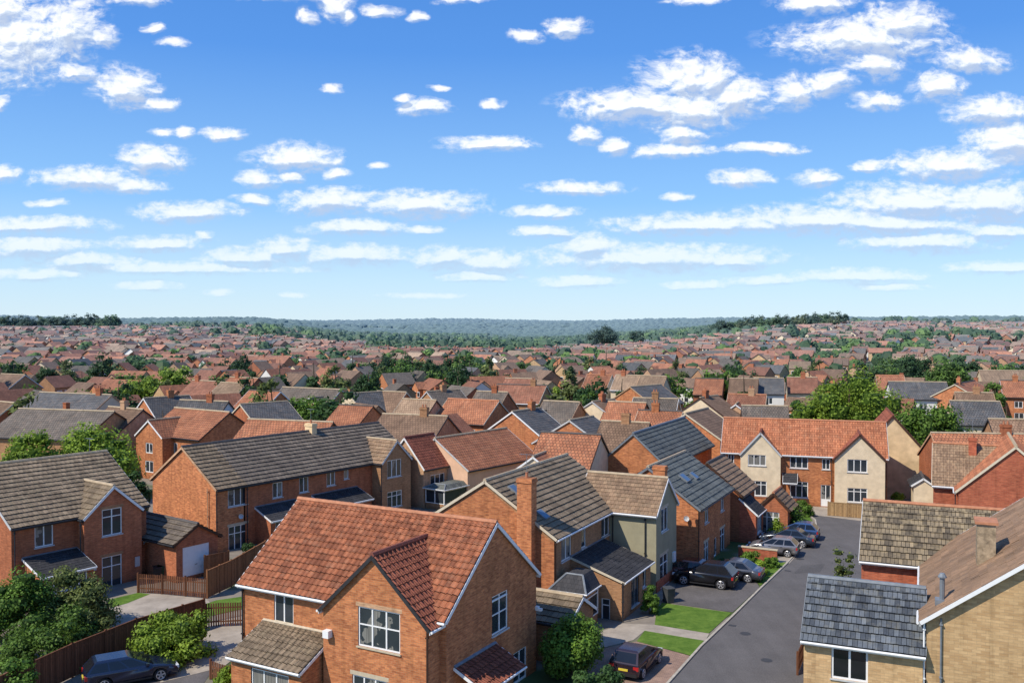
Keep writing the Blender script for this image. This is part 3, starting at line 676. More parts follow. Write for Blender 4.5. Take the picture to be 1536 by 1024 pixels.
Mh.downpipe(-.1, .06, 0, 5.1); Mh.downpipe(-.1, 3.1, 0, 5.1); Mh.downpipe(.95, 18.0, 0, 5.1); Mh.downpipe(-1.2, 0.0, 0.6, 5.2, 'brick_pale')
Mh.chimney(-4.7, 14.2, 7.8, 9.1, 1.0, .6, 'render_tan', 1)
# roof and low house to its right, with conservatory
Mr = House('brick_house', 'small house with maroon roof and white conservatory beyond the long terrace', 'house', tuple(Mh.org), 36)
Mr.block(-4.2, 1.4, 23.8, 28.4, 3.9, 7.0, 'y', 'brick_pale', 'pantile_dark', 'terracotta', ridge='ridge_maroon', gut='dark_paint', wins=[dict(f='r', u=25.0, z=.9, w=2.2, h=2.3, n=3)])
glazed_porch(Mr, 1.2, 3.8, 24.0, 27.8, 2.1, 2.5, 'tile_slate')
# --- garage
G = House('garage', 'low brick garage with a dark tiled roof and a white up-and-over door', 'garage', un(260, 822, 2.8), 36)
G.block(-8.4, -.7, .5, 4.6, 2.8, 4.0, 'x', 'brick_red', 'tile_grey', 'olive', ridge='ridge_dark', trim='brown_paint', gut='dark_paint', wins=[W('r', 274, 817, 314, 861, kind='solid_door', name='garage_door', m='white', ribs=4, lin='brick_brown'), dict(f='f', u=-6.4, z=.1, w=1.2, h=2.0, n=2)])
# low tiled roof between A and B
Lw = House('garage', 'low tiled outbuilding squeezed between the front orange house and the chimney house', 'garage', tuple(A.org), 29)
Lw.block(8.2, 14.2, 10.2, 14.0, 2.3, 3.4, 'x', 'brick_brown', 'tile_olive', 'olive', gut='dark_paint')
# P: large slate-roofed brick gable house behind
Ph = House('brick_house', 'brick gable house with long blue slate roof standing behind the roadside row', 'house', un(900, 692, 5.0), 27)
Ph.block(0, 6.9, 0, 17.5, 5.0, 8.0, 'y', 'brick_orange', 'tile_slate', 'slate', ridge='lead', trim='lead', gut='dark_paint', wins=[dict(f='f', u=2.6, z=2.9, w=1.6, h=.9, n=2, sm='stone')])
def roof_window(h, x0, x1, z0, z1, ya, yb, f=(.35, .5), m='lead'):
    """a skylight lying on the slope that falls from (x0,z0) to (x1,z1) towards +x"""
    a = Vector((x0, 0, z0)); b = Vector((x1, 0, z1)); d = (b-a); n_ = Vector((-d.z, 0, d.x)).normalized(); n_ = n_ if n_.z > 0 else -n_
    P_ = lambda t, y, k: tuple(a + d*t + Vector((0, y, 0)) + n_*k)
    mb = MB()
    lo = [P_(f[0], ya, .0), P_(f[1], ya, .0), P_(f[1], yb, .0), P_(f[0], yb, .0)]; hi = [P_(f[0], ya, .16), P_(f[1], ya, .16), P_(f[1], yb, .16), P_(f[0], yb, .16)]
    for k in range(4): mb.face([lo[k], lo[(k+1) % 4], hi[(k+1) % 4], hi[k]])
    mb.face(hi); o = h.P(mb, 'roof_window', M[m])
    g = MB(); e = .012; g.face([P_(f[0]+e, ya+.09, .165), P_(f[1]-e, ya+.09, .165), P_(f[1]-e, yb-.09, .165), P_(f[0]+e, yb-.09, .165)]); h.P(g, 'pane', M['glass_sky'], o)
def dish(h, x, y, z, dx, dy):
    mb = MB(); d = Vector((dx, dy, .35)).normalized(); a = d.orthogonal().normalized(); b = d.cross(a); c = Vector((x, y, z)) + d*.22
    rg = [[tuple(c + d*(.09*r*r) + a*math.cos(k*.5236)*.21*r + b*math.sin(k*.5236)*.21*r) for k in range(12)] for r in (.05, .5, 1.)]
    for A_, B_ in zip(rg, rg[1:]):
        for k in range(12): mb.face([A_[k], A_[(k+1) % 12], B_[(k+1) % 12], B_[k]])
    mb.tube([(x, y, z), tuple(c)], .02, 5); mb.tube([tuple(c - b*.25), tuple(c + d*.35)], .012, 5); h.P(mb, 'satellite_dish', M['gutter_grey'])
def aerial(h, x, y, z):
    mb = MB(); mb.tube([(x, y, z), (x, y, z+1.3)], .018, 5); mb.tube([(x-.5, y, z+1.25), (x+.5, y, z+1.25)], .012, 4)
    for k in range(7): mb.tube([(x-.45+.15*k, y-.18, z+1.25), (x-.45+.15*k, y+.18, z+1.25)], .008, 4)
    h.P(mb, 'aerial', M['lead'])
M['glass_sky'] = plain_mat('skylight_glass', (.10, .14, .20), .04, .8, 1, .1)
roof_window(B, -5.1, 0, 8.65, 5.4, .9, 1.7, (.18, .34)); roof_window(B, -5.1, 0, 8.65, 5.4, .6, 1.35, (.6, .74))
roof_window(D, -4.2, 0, 7.65, 4.7, 3.0, 4.0, (.35, .52)); roof_window(D, -4.2, 0, 7.65, 4.7, 5.2, 6.0, (.4, .55))
dish(D, -1.2, .1, 3.9, .4, -1.); dish(Mh, -.2, 2.4, 2.6, 1, -.3); dish(G, -4.2, .75, 2.5, -.3, -1)
aerial(B, -2.0, -.6, 9.3); aerial(Mh, -4.7, 14.2, 9.2); aerial(K, 1.4, 5.6, 9.4); aerial(Fh, 4, 3.5, 8.4); aerial(L, -5.8, 8.6, 8.6)
def chk(h, tgt):
    for (x, y, z), (px, py) in tgt:
        p = h.org + h.ex*x + h.ey*y; q = proj((p.x, p.y, z)); print('CHK', h.e.name, (x, y, z), 'got %.0f %.0f want %d %d' % (q[0], q[1], px, py))
# ================================================================ terrain
def sst(a, b, x):
    t = min(max((x-a)/(b-a), 0), 1); return t*t*(3-2*t)
def height(x, y):
    d = math.hypot(x, y); az = math.degrees(math.atan2(x, y)) if d > 1 else 0
    A = 11*sst(-9, -17, az) + 15*sst(5, 19, az) - 9*(1-abs(az)/14 if abs(az) < 14 else 0)
    h = sst(330, 1050, d) * A
    # the far valley side and wooded hills
    f1 = sst(1700, 3600, d); n1 = noise.noise(Vector((x*.0006+3, y*.0006, 0)))*9 + noise.noise(Vector((x*.0022, y*.0022, 4)))*4
    h += f1 * (17 + n1*.9 - A*.6) + 13*math.exp(-((d-2500-420*math.sin(az*.13+.6))/330)**2) * (.65+.5*noise.noise(Vector((az*.09, 3, 1)))) + 15*math.exp(-((d-3900-500*math.sin(az*.17+2))/420)**2)*(.6+.8*noise.noise(Vector((az*.12, 9, 1)))) + sst(4200, 7500, d) * (13 + 7*math.sin(az*.19+1) + noise.noise(Vector((x*.0004, 7, 0)))*10)
    h += sst(250, 500, d) * noise.noise(Vector((x*.006, y*.006, 1)))*1.6
    return h
mb = MB()
rs = [0, 12, 30, 60, 100, 150, 220] + [260*1.045**k for k in range(86)]
na = 150; aa = [R(-62 + 124*k/na) for k in range(na+1)]
g = [[(r*math.sin(a), r*math.cos(a) - 14*(r < 20), height(r*math.sin(a), r*math.cos(a)) if r > 250 else 0.) for a in aa] for r in rs]
for i in range(len(rs)-1):
    for j in range(na): mb.face([g[i][j], g[i][j+1], g[i+1][j+1], g[i+1][j]][::-1])
def ground_mat():
    n = NT('ground_cover', .95, .1); p = n.pos()
    grass = n.mix(n.ramp(n.noise(p, .35, 5, .6), [(.3, 0.), (.7, 1.)]), (.055, .085, .028), (.10, .13, .05))
    pav = n.mix(n.ramp(n.noise(p, 1.1, 5, .6), [(.3, 0.), (.7, 1.)]), (.19, .16, .13), (.27, .235, .19))
    near = n.mix(n.ramp(n.noise(p, .045, 4, .65), [(.46, 0.), (.5, 1.)]), grass, pav)
    far = n.mix(n.ramp(n.noise(p, .004, 9, .72), [(.38, 0.), (.5, .6), (.62, 1.)]), (.014, .04, .014), (.06, .09, .03))
    ln = n.new('ShaderNodeVectorMath', operation='LENGTH'); n.link(p, ln.inputs[0])
    f = n.math('MULTIPLY', n.math('SUBTRACT', ln.outputs['Value'], 900.), 1/900., clamp=True)
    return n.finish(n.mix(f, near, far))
tag(mb.build('ground', ground_mat(), smooth=True), kind='structure')

# ================================================================ road, kerbs, drives and lawns
def sheet(name, pts, z, mat):
    mb = MB(); P = [(p[0], p[1], z) for p in pts]
    a = sum(P[i][0]*P[(i+1) % len(P)][1]-P[(i+1) % len(P)][0]*P[i][1] for i in range(len(P)))
    mb.face(P if a > 0 else P[::-1]); o = mb.build(name, mat); tag(o, kind='structure'); return o
def pxs(*p): return [un(x, y)[:2] for x, y in p]
def asphalt(name, c, patch=.2):
    n = NT(name, .92, .2); p = n.pos()
    f = n.ramp(n.noise(p, .5, 7, .65), [(.3, 1-patch), (.7, 1+patch)]); gfine = n.ramp(n.noise(p, 14, 5, .8), [(.3, .7), (.7, 1.3)])
    st = n.new('ShaderNodeMapping'); st.inputs['Rotation'].default_value = (0, 0, R(29)); st.inputs['Scale'].default_value = (1.2, .07, 1); n.link(p, st.inputs['Vector'])
    tr = n.ramp(n.noise(st.outputs[0], 1., 4, .6), [(.35, .93), (.65, 1.06)])
    col = n.mix(1, n.mix(1, n.mix(1, c, f, 'MULTIPLY'), gfine, 'MULTIPLY'), tr, 'MULTIPLY')
    n.bump(n.noise(p, 30, 3), .3, .01); return n.finish(col)
ASPH = asphalt('asphalt', (.115, .108, .105), .12); DRIVE = asphalt('drive_tarmac', (.115, .105, .10)); 
n = NT('block_paving', .9, .2); b = n.new('ShaderNodeTexBrick'); n.link(n.pos(), b.inputs['Vector']); b.inputs['Scale'].default_value = 1
b.inputs['Brick Width'].default_value = .22; b.inputs['Row Height'].default_value = .11; b.inputs['Mortar Size'].default_value = .006
b.inputs['Color1'].default_value = (.34, .22, .16, 1); b.inputs['Color2'].default_value = (.26, .17, .13, 1); b.inputs['Mortar'].default_value = (.12, .09, .07, 1)
PAVE = n.finish(n.mix(1, b.outputs[0], n.ramp(n.noise(n.pos(), .8, 5, .6), [(.3, .75), (.7, 1.2)]), 'MULTIPLY'))
n = NT('concrete_path', .9, .2); CONC = n.finish(n.mix(1, (.36, .31, .25), n.ramp(n.noise(n.pos(), .7, 8, .7), [(.3, .68), (.7, 1.2)]), 'MULTIPLY'))
n = NT('lawn_grass', .95, .1); col = n.mix(n.ramp(n.noise(n.pos(), 1.3, 8, .75), [(.32, 0.), (.68, 1.)]), (.055, .12, .016), (.15, .235, .04))
n.bump(n.noise(n.pos(), 22, 4, .8), .8, .05); LAWN = n.finish(col)
n = NT('kerb_stone', .85, .2); KERB = n.finish(n.mix(1, (.42, .38, .31), n.ramp(n.noise(n.pos(), 3, 5, .7), [(.3, .7), (.7, 1.15)]), 'MULTIPLY'))

lk = [(-13.0, 8.0), (-1.5, 29.5)] + pxs((1005, 1024), (1053, 970), (1100, 925), (1140, 885), (1180, 847), (1203, 822), (1219, 803), (1226, 790), (1224, 780), (1212, 771))
rk = [(24.5, 104.0-13.5), (40., 86.), (41., 80.), (33.5, 78.5), (27.3, 68.), (21.2, 56.4), (15.2, 45.6), (6.8, 28.), (-5., 5.)]
rk[0] = un(1212, 763)[:2]
end = [un(1212, 771)[:2], un(1330, 783)[:2], (43., 86.), (43., 79.)]
sheet('road', lk + [un(1330, 782)[:2], (43., 85.), (43., 79.), (34.5, 78.5), (27.8, 68.), (21.7, 56.4), (15.7, 45.6), (7.3, 28.), (-4.5, 5.)], .012, ASPH)
def strip(name, pts, w, z0, z1, mat, kind='structure', label=None, cat=None):
    mb = MB()
    for a, b in zip(pts, pts[1:]):
        d = Vector((b[0]-a[0], b[1]-a[1])).normalized(); nrm = Vector((-d.y, d.x))*w
        L = (Vector(b[:2])-Vector(a[:2])).length; k = max(1, round(L/1.2))
        for i in range(k):
            p = Vector(a[:2]).lerp(Vector(b[:2]), i/k) + d*.008; q = Vector(a[:2]).lerp(Vector(b[:2]), (i+1)/k) - d*.008
            c = [p, q, q+nrm, p+nrm]; lo = [(v.x, v.y, z0) for v in c]; hi = [(v.x, v.y, z1) for v in c]
            mb.face(hi, t=random.uniform(.85, 1.1))
            for u in range(4): mb.face([lo[u], lo[(u+1) % 4], hi[(u+1) % 4], hi[u]])
    o = mb.build(name, mat); tag(o, label, cat, kind=kind); return o
strip('kerb', lk, .14, 0, .09, KERB)
strip('kerb', [(34.4, 78.5), (27.7, 68.), (21.6, 56.4), (15.6, 45.6), (7.2, 28.), (-4.6, 5.)], -.14, 0, .09, KERB)
# plots on the left of the road, front to back (real ground outlines)
sheet('driveway', pxs((905, 1060), (985, 1045), (1040, 985), (955, 962), (893, 975), (870, 1020)), .030, PAVE)
sheet('lawn', pxs((967, 946), (1056, 961), (1039, 984), (955, 962)), .036, LAWN)
sheet('path', pxs((935, 935), (982, 937), (1064, 950), (1058, 961), (967, 946), (950, 960), (890, 975), (880, 955)), .026, CONC)
sheet('lawn', pxs((993, 904), (1097, 919), (1063, 950), (982, 937), (985, 915)), .034, LAWN)
sheet('driveway', pxs((990, 902), (1010, 886), (1139, 881), (1099, 918)), .022, DRIVE)
sheet('driveway', pxs((1010, 888), (1020, 860), (1100, 840), (1135, 872), (1139, 881)), .024, DRIVE)
sheet('lawn', pxs((1108, 853), (1150, 845), (1184, 843), (1141, 878), (1133, 872)), .032, LAWN)
sheet('path', pxs((1150, 843), (1170, 836), (1196, 832), (1184, 845)), .028, CONC)
sheet('parking_bay', pxs((1125, 838), (1138, 795), (1200, 785), (1221, 803), (1196, 833), (1170, 837)), .020, ASPH)
sheet('lawn', pxs((1160, 790), (1195, 772), (1212, 772), (1225, 790), (1219, 802), (1205, 800)), .034, LAWN)
sheet('forecourt', pxs((1212, 768), (1222, 757), (1330, 770), (1330, 786), (1212, 771)) , .018, CONC)
for k in range(4):   # bay lines
    a = Vector(un(1196-(-9)*k, 832-13*k)[:2]); d = -B.ex
    sheet('bay_line', [(a.x, a.y), (a.x+B.ey.x*.1, a.y+B.ey.y*.1), (a.x+d.x*4.6+B.ey.x*.1, a.y+d.y*4.6+B.ey.y*.1), (a.x+d.x*4.6, a.y+d.y*4.6)], .024, KERB)
def disc(name, x, y, r, z, mat):
    mb = MB(); mb.face([(x+r*math.cos(k*.3927), y+r*math.sin(k*.3927), z) for k in range(16)]); tag(mb.build(name, mat), kind='structure')
IRON = plain_mat('cast_iron', (.05, .048, .045), .6, .4, 20, .3)
for (px, py) in ((1118, 950), (1200, 838), (1150, 990)): q = un(px, py); disc('manhole_cover', q[0], q[1], .32, .020, IRON)
for (px, py) in ((1092, 938), (1176, 856)):
    q = un(px, py); sheet('drain_grate', [(q[0], q[1]), (q[0]+.4, q[1]-.22), (q[0]+.55, q[1]+.05), (q[0]+.15, q[1]+.27)], .020, IRON)
PATCH = asphalt('asphalt_patch', (.095, .09, .088))
sheet('road_patch', pxs((1190, 860), (1230, 858), (1238, 845), (1203, 848)), .016, PATCH)
# left side: drive between the fences, paving beside the front house
sheet('driveway', pxs((160, 905), (215, 888), (310, 898), (330, 920), (215, 945), (165, 950), (150, 930)), .022, CONC)
sheet('lawn', pxs((160, 900), (207, 889), (225, 891), (190, 905), (165, 912)), .030, LAWN)
sheet('lawn', pxs((290, 912), (325, 900), (375, 893), (368, 912), (310, 925)), .028, LAWN)
sheet('driveway', pxs((120, 1060), (180, 1000), (300, 935), (372, 920), (375, 960), (330, 990), (280, 1060)), .014, DRIVE)
sheet('path', pxs((300, 937), (372, 922), (374, 970), (335, 1000), (240, 1024), (250, 990)), .026, CONC)

# ================================================================ foliage
def crown_mesh(name, mat, blobs, leaves, size, seed, core=True, squash=.85):
    """leaf-sized faces spread through the shells of many small clumps"""
    rr = random.Random(seed); mb = MB(); tot = sum(b[3]**2 for b in blobs)
    vs = []; 
    for (bx, by, bz, br) in blobs:
        k = max(6, int(leaves * br*br / tot)); shade = rr.uniform(.7, 1.2)
        for _ in range(k):
            z = rr.uniform(-.75, 1); t = rr.uniform(0, 2*math.pi); q = math.sqrt(max(0, 1-z*z)); r = br * (rr.uniform(.62, 1.08))
            nx, ny, nz = q*math.cos(t), q*math.sin(t), z
            p = Vector((bx+nx*r, by+ny*r, bz+nz*r*squash))
            nn = Vector((nx+rr.uniform(-.7,.7), ny+rr.uniform(-.7,.7), nz+rr.uniform(-.5,.9))).normalized()
            a = nn.orthogonal().normalized(); a = Matrix.Rotation(rr.uniform(0, 6.3), 3, nn) @ a; b = nn.cross(a)
            s = size * rr.uniform(.6, 1.35)
            tt = shade * (.55 + .5*(nz*.5+.5)) * rr.uniform(.7, 1.3) * (.55 + .45*(r/br))  # leaf tint painted lighter on top and outside, as if lit from above
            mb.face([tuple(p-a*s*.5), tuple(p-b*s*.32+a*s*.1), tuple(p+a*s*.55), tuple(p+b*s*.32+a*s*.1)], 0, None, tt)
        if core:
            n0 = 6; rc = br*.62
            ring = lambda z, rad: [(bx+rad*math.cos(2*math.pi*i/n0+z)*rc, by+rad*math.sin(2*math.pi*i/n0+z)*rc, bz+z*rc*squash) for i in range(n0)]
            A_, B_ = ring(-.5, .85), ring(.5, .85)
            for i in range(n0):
                j = (i+1) % n0; mb.face([A_[i], A_[j], B_[j], B_[i]], 0, None, .12)  # dark core tint: inner shade of the crown painted in
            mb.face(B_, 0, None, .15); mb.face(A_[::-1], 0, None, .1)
    return mb
def blob_set(kind, w, h, base, n, rr):
    """clumps of a crown: round, tall, cone, bush"""
    out = []
    for i in range(n):
        for _ in range(30):
            x, y, z = rr.uniform(-1, 1), rr.uniform(-1, 1), rr.uniform(0, 1)
            if kind == 'cone': lim = (1-z)*.95+.08
            elif kind == 'tall': lim = math.sqrt(max(0, 1-((z-.42)/.6)**2))*.95
            elif kind == 'bush': lim = math.sqrt(max(0, 1-(z*1.0)**2.2))
            else: lim = math.sqrt(max(0, 1-((z-.45)/.57)**2))
            q = math.hypot(x, y)
            if q <= lim and q > lim*.45: break
        br = (.19 if kind != 'cone' else .12+.1*(1-z)) * min(w, h*1.1) * rr.uniform(.75, 1.25)
        out.append((x*w/2*.83, y*w/2*.83, base+z*(h-base)*.86+.02*h, br))
    out.append((0, 0, base+(h-base)*.45, .3*min(w, h-base)))
    return out
def tree(name, label, cat, loc, kind, w, h, base, leaf, nleaf, size, nb=26, seed=1, group=None, trunk=True, rz=0.):
    rr = random.Random(seed); e = tag(empty(name, loc, rz), label, cat, group)
    bl = blob_set(kind, w, h, base, nb, rr)
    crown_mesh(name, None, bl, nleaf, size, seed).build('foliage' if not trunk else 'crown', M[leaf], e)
    if trunk:
        mb = MB(); r0 = max(.06, h*.022)
        mb.tube([(0,0,-.2), (.02*h,0,h*.3), (0,.02*h,h*.62), (0,0,h*.85)], [r0*1.25, r0, r0*.6, r0*.2], 8)
        for k in range(6):
            b = bl[k*3 % len(bl)]; z = base*.8 + (b[2]-base*.8)*.35
            mb.tube([(0,0,z), (b[0]*.5, b[1]*.5, (z+b[2])/2), (b[0]*.95, b[1]*.95, b[2])], [r0*.5, r0*.35, r0*.12], 5)
        mb.build('trunk', M['bark'], e)
    else:
        mb = MB()
        for k in range(5):
            b = bl[k % len(bl)]; mb.tube([(b[0]*.1, b[1]*.1, -.05), (b[0]*.5, b[1]*.5, b[2]*.5), (b[0]*.9, b[1]*.9, b[2])], [.04, .03, .015], 5)
        mb.build('stem', M['bark'], e)
    return e
def tree_px(name, label, cat, px, y_top, D, wpx, kind, leaf, **k):
    """stand a plant D metres out, sized so that it spans wpx photo pixels and reaches y_top"""
    x = (px-768)/F*D; w = wpx/F*D; gz = height(x, D) if D > 250 else 0.
    h = max(.5, H - (y_top-HZ)/F*D - gz)
    base = k.pop('base', .25)*h
    return tree(name, label, cat, (x, D, gz), kind, w, h, base, leaf, k.pop('n', 3000), k.pop('size', .3), **k)

# garden shrubs and near trees
tree_px('leafy_bush', 'round bright green bush beside the parked dark blue car', 'bush', 258, 909, 51.5, 134, 'bush', 'leaf_lime', base=.02, n=9000, size=.17, nb=44, seed=3, trunk=False)
tree_px('shrub', 'tall olive green shrub in front of the wide house, topmost of the left clump', 'shrub', 105, 852, 56, 130, 'bush', 'leaf_olive', base=.05, n=9000, size=.17, nb=40, seed=4, trunk=False)
tree_px('shrub', 'dark green shrub at the left edge below the wide house', 'shrub', 20, 858, 54, 120, 'bush', 'leaf_mid', base=.05, n=8000, size=.17, nb=36, seed=5, trunk=False)
tree_px('shrub', 'broad dark shrub spreading along the brown fence at lower left', 'shrub', 72, 908, 50.5, 165, 'bush', 'leaf_mid', base=.02, n=10000, size=.16, nb=44, seed=6, trunk=False)
tree_px('shrub', 'pale sprawling shrub reaching over the brown fence near the car', 'shrub', 135, 918, 52, 80, 'bush', 'leaf_olive', base=.02, n=5000, size=.16, nb=30, seed=7, trunk=False)
tree_px('shrub', 'low bright shrub in the bottom left corner before the brown fence', 'shrub', 20, 985, 44.5, 80, 'bush', 'leaf_mid', base=.0, n=4500, size=.16, nb=26, seed=8, trunk=False)
tree_px('potted_bush', 'small green bush beside the lean-to of the front house', 'bush', 333, 990, 47.3, 34, 'bush', 'leaf_lime', base=.0, n=1500, size=.13, nb=14, seed=9, trunk=False)
tree_px('dense_tree', 'dark leafy tree in the shade right of the front orange house', 'tree', 858, 922, 48.5, 92, 'tall', 'leaf_mid', base=.05, n=11000, size=.16, nb=46, seed=10)
tree_px('shrub', 'dark low shrub at the bottom between the house and the brown car', 'shrub', 898, 996, 45.5, 100, 'bush', 'leaf_dark', base=.0, n=6000, size=.16, nb=30, seed=11, trunk=False)
tree_px('shrub', 'dark rounded shrub by the corner of the olive rendered house', 'shrub', 977, 876, 59.2, 30, 'tall', 'leaf_mid', base=.0, n=2500, size=.13, nb=20, seed=12, trunk=False)
for i, (px, yt, dist, w, leaf, lab) in enumerate([(1142, 833, 68.5, 24, 'leaf_lime', 'clipped yellow-green ball bush on the small lawn by the parked cars'),
    (1115, 838, 69.5, 40, 'leaf_mid', 'dark hedge bush left of the yellow-green ball bush'), (1158, 834, 70.5, 26, 'leaf_mid', 'dark bush right of the yellow-green ball bush'),
    (1192, 758, 81.5, 66, 'leaf_mid', 'green hedge bush where the road bends, nearest to the far cars'), (1180, 740, 85.5, 58, 'leaf_olive', 'tall olive bush in front of the left cream gable'),
    (1207, 745, 89.5, 28, 'leaf_mid', 'rounded dark bush before the brick middle of the end house'), (1108, 737, 87, 20, 'leaf_mid', 'small bush under the left cream gable window'),
    (1350, 735, 94, 26, 'leaf_lime', 'bright green bush below the stained tan gable'), (1308, 740, 93, 16, 'leaf_olive', 'thin bush against the right cream gable'),
    (718, 696, 104, 30, 'leaf_mid', 'dark green bush behind the tall chimney house'), (372, 805, 70.5, 26, 'leaf_dark', 'bush under the windows of the long terrace'),
    (1266, 806, 62, 46, 'leaf_olive', 'wispy sapling rising behind the mossy brown roof'), (1270, 852, 58, 22, 'leaf_lime', 'wispy plant between the slate and mossy roofs'),
    (1128, 826, 70.5, 34, 'leaf_mid', 'dark green bush against the brick wall by the silver hatchback'), (1090, 838, 69, 30, 'leaf_dark', 'shaded low bush under the slate-roofed house wall'), (1172, 772, 80.5, 40, 'leaf_lime', 'bright bush at the back of the far parking bay'),
    (1385, 744, 80, 14, 'leaf_mid', 'small bush by the cream lean-to'), (740, 706, 101, 16, 'leaf_lime', 'small light bush behind the tall chimney house')]):
    tree_px("bush", lab, "bush", px, yt, dist, w, 'bush', leaf, base=0, n=2200 if 'wispy' not in lab else 420, size=.15, nb=20, seed=20+i, trunk=False)
mid = [(1275, 560, 128, 162, 'round', 'leaf_lime', 14000, .36, 'big round bright green tree towering behind the orange-roofed end house'),
    (1402, 598, 112, 100, 'round', 'leaf_mid', 7000, .34, 'dark broad tree between the big round tree and the right-hand roofs'),
    (1352, 612, 118, 40, 'round', 'leaf_mid', 3000, .34, 'small tree filling the gap beside the big round tree'),
    (142, 630, 97, 134, 'round', 'leaf_lime', 11000, .3, 'large green tree behind the wide left house'),
    (42, 634, 92, 84, 'round', 'leaf_lime', 5000, .28, 'light green tree left of the large one behind the wide left house'),
    (196, 700, 84, 50, 'tall', 'leaf_dark', 4000, .26, 'shaded tree squeezed between the wide house and the terrace gable'),
    (262, 546, 195, 66, 'round', 'leaf_lime', 3500, .5, 'rounded lime-green tree, right one of the pair at left'),
    (208, 560, 180, 66, 'round', 'leaf_lime', 3500, .5, 'wider lime-green tree, left one of the pair at left'),
    (122, 548, 215, 36, 'cone', 'leaf_dark', 2500, .55, 'dark pointed conifer left of the lime-green pair'),
    (72, 548, 210, 36, 'tall', 'leaf_dark', 2500, .55, 'dark blue-green tree left of the pointed conifer'),
    (92, 556, 218, 24, 'cone', 'leaf_dark', 1500, .5, 'slim dark conifer between two dark trees at left'),
    (198, 540, 285, 38, 'round', 'leaf_dark', 1800, .65, 'dark round tree just above the lime-green pair'),
    (464, 592, 138, 72, 'round', 'leaf_mid', 4500, .38, 'green tree among grey roofs above the long terrace'),
    (1421, 540, 215, 64, 'round', 'leaf_mid', 4000, .55, 'broad green tree on the right among dark firs'),
    (1450, 545, 218, 30, 'cone', 'leaf_dark', 1800, .55, 'dark fir right of the broad green tree'),
    (1375, 527, 240, 60, 'round', 'leaf_dark', 3000, .6, 'big dark cedar above the long white houses'),
    (1318, 536, 235, 26, 'cone', 'leaf_dark', 1600, .5, 'dark pointed fir left of the big dark cedar'),
    (1238, 545, 245, 20, 'cone', 'leaf_dark', 1200, .5, 'small dark fir beyond the big round tree'),
    (1494, 567, 165, 36, 'round', 'leaf_mid', 2200, .42, 'round tree near right edge in front of cream houses'),
    (858, 545, 250, 30, 'tall', 'leaf_dark', 1600, .5, 'dark tall tree in the centre between orange roofs'),
    (931, 543, 262, 24, 'tall', 'leaf_dark', 1400, .5, 'slim dark tree right of the central dark one'),
    (838, 570, 170, 30, 'bush', 'leaf_lime', 1500, .42, 'low light bush tree in the centre'),
    (882, 580, 158, 28, 'round', 'leaf_mid', 1600, .4, 'small green tree in front of the cream gables in the centre'),
    (820, 572, 178, 30, 'round', 'leaf_dark', 1600, .42, 'dark round tree behind red roofs in the centre'),
    (1090, 558, 220, 26, 'bush', 'leaf_mid', 1200, .5, 'low green tree beside the white house'),
    (1198, 590, 150, 24, 'round', 'leaf_dark', 1500, .4, 'small dark tree at the left foot of the big round tree'),
    (1062, 552, 225, 22, 'cone', 'leaf_dark', 1000, .5, 'small dark fir left of the white house'),
    (735, 540, 300, 50, 'bush', 'leaf_lime', 1800, .6, 'light green spreading tree past the central roofs'),
    (712, 540, 292, 26, 'round', 'leaf_lime', 1200, .6, 'lime tree left of the light spreading one'),
    (792, 524, 400, 34, 'round', 'leaf_dark', 1500, .8, 'dark round tree above the central light green ones'),
    (880, 531, 370, 38, 'bush', 'leaf_mid', 1400, .8, 'spreading green tree right of the dark round one'),
    (903, 487, 760, 50, 'round', 'leaf_dark', 2200, 1.3, 'big dark tree clump on the skyline, centre right'),
    (955, 492, 740, 28, 'round', 'leaf_dark', 900, 1.2, 'smaller dark tree right of the skyline clump'),
    (1138, 472, 830, 26, 'tall', 'leaf_dark', 1200, 1.3, 'tallest dark tree of the right skyline belt')]
for i, (px, yt, dist, w, kd, lf, nl, sz, lab) in enumerate(mid):
    tree_px('conifer' if kd == 'cone' else 'broadleaf_tree', lab, "tree", px, yt, dist, w, kd, lf, base=.08 if kd in ('cone', 'bush') else .16, n=nl, size=sz, nb=40 if nl > 4000 else 26, seed=60+i)
# ================================================================ fences
def fence(name, label, pts, h, mat, picket=False, step=1.8, cap=True):
    e = tag(empty(name, (pts[0][0], pts[0][1], 0)), label, 'fence'); o = Vector((pts[0][0], pts[0][1], 0))
    for a, b in zip(pts, pts[1:]):
        a = Vector((a[0], a[1], 0)) - o; b = Vector((b[0], b[1], 0)) - o; L = (b-a).length; n = max(1, round(L/step)); d = (b-a)/n; dn = d.normalized()
        for i in range(n+1):
            p = a + d*i; mb = MB(); mb.beam(p, p+Vector((0,0,h+.08)), .1, .1, up=dn); mb.build('post', M[mat], e)
        for i in range(n):
            p = a + d*i + dn*.06; q = a + d*(i+1) - dn*.06; mb = MB(); w = (q-p).length
            k = max(2, round(w/(.14 if picket else .12)))
            for j in range(k):
                s0 = p + dn*(w*j/k); s1 = p + dn*(w*(j+(.6 if picket else .96))/k); nn = Vector((-dn.y, dn.x, 0))*(.012 if j % 2 else .02)
                z1 = h - random.uniform(0, .03); t = random.uniform(.75, 1.2)
                c = [s0-nn, s1-nn, s1+nn, s0+nn]
                lo = [(v.x, v.y, .05) for v in c]; hi = [(v.x, v.y, z1) for v in c]
                for u in range(4): mb.face([lo[u], lo[(u+1) % 4], hi[(u+1) % 4], hi[u]], 0, None, t)
                mb.face(hi, 0, None, t)
            for z in (.35, h-.3): mb.beam(p+Vector((0,0,z)), q+Vector((0,0,z)), .035, .08)
            if cap and not picket: mb.beam(p+Vector((0,0,h)), q+Vector((0,0,h)), .09, .04)
            mb.build('fence_panel', M[mat], e)
    return e
f0 = un(50, 991, 1.8); f1 = un(108, 965, 1.8); f2 = un(204, 928, 1.8)
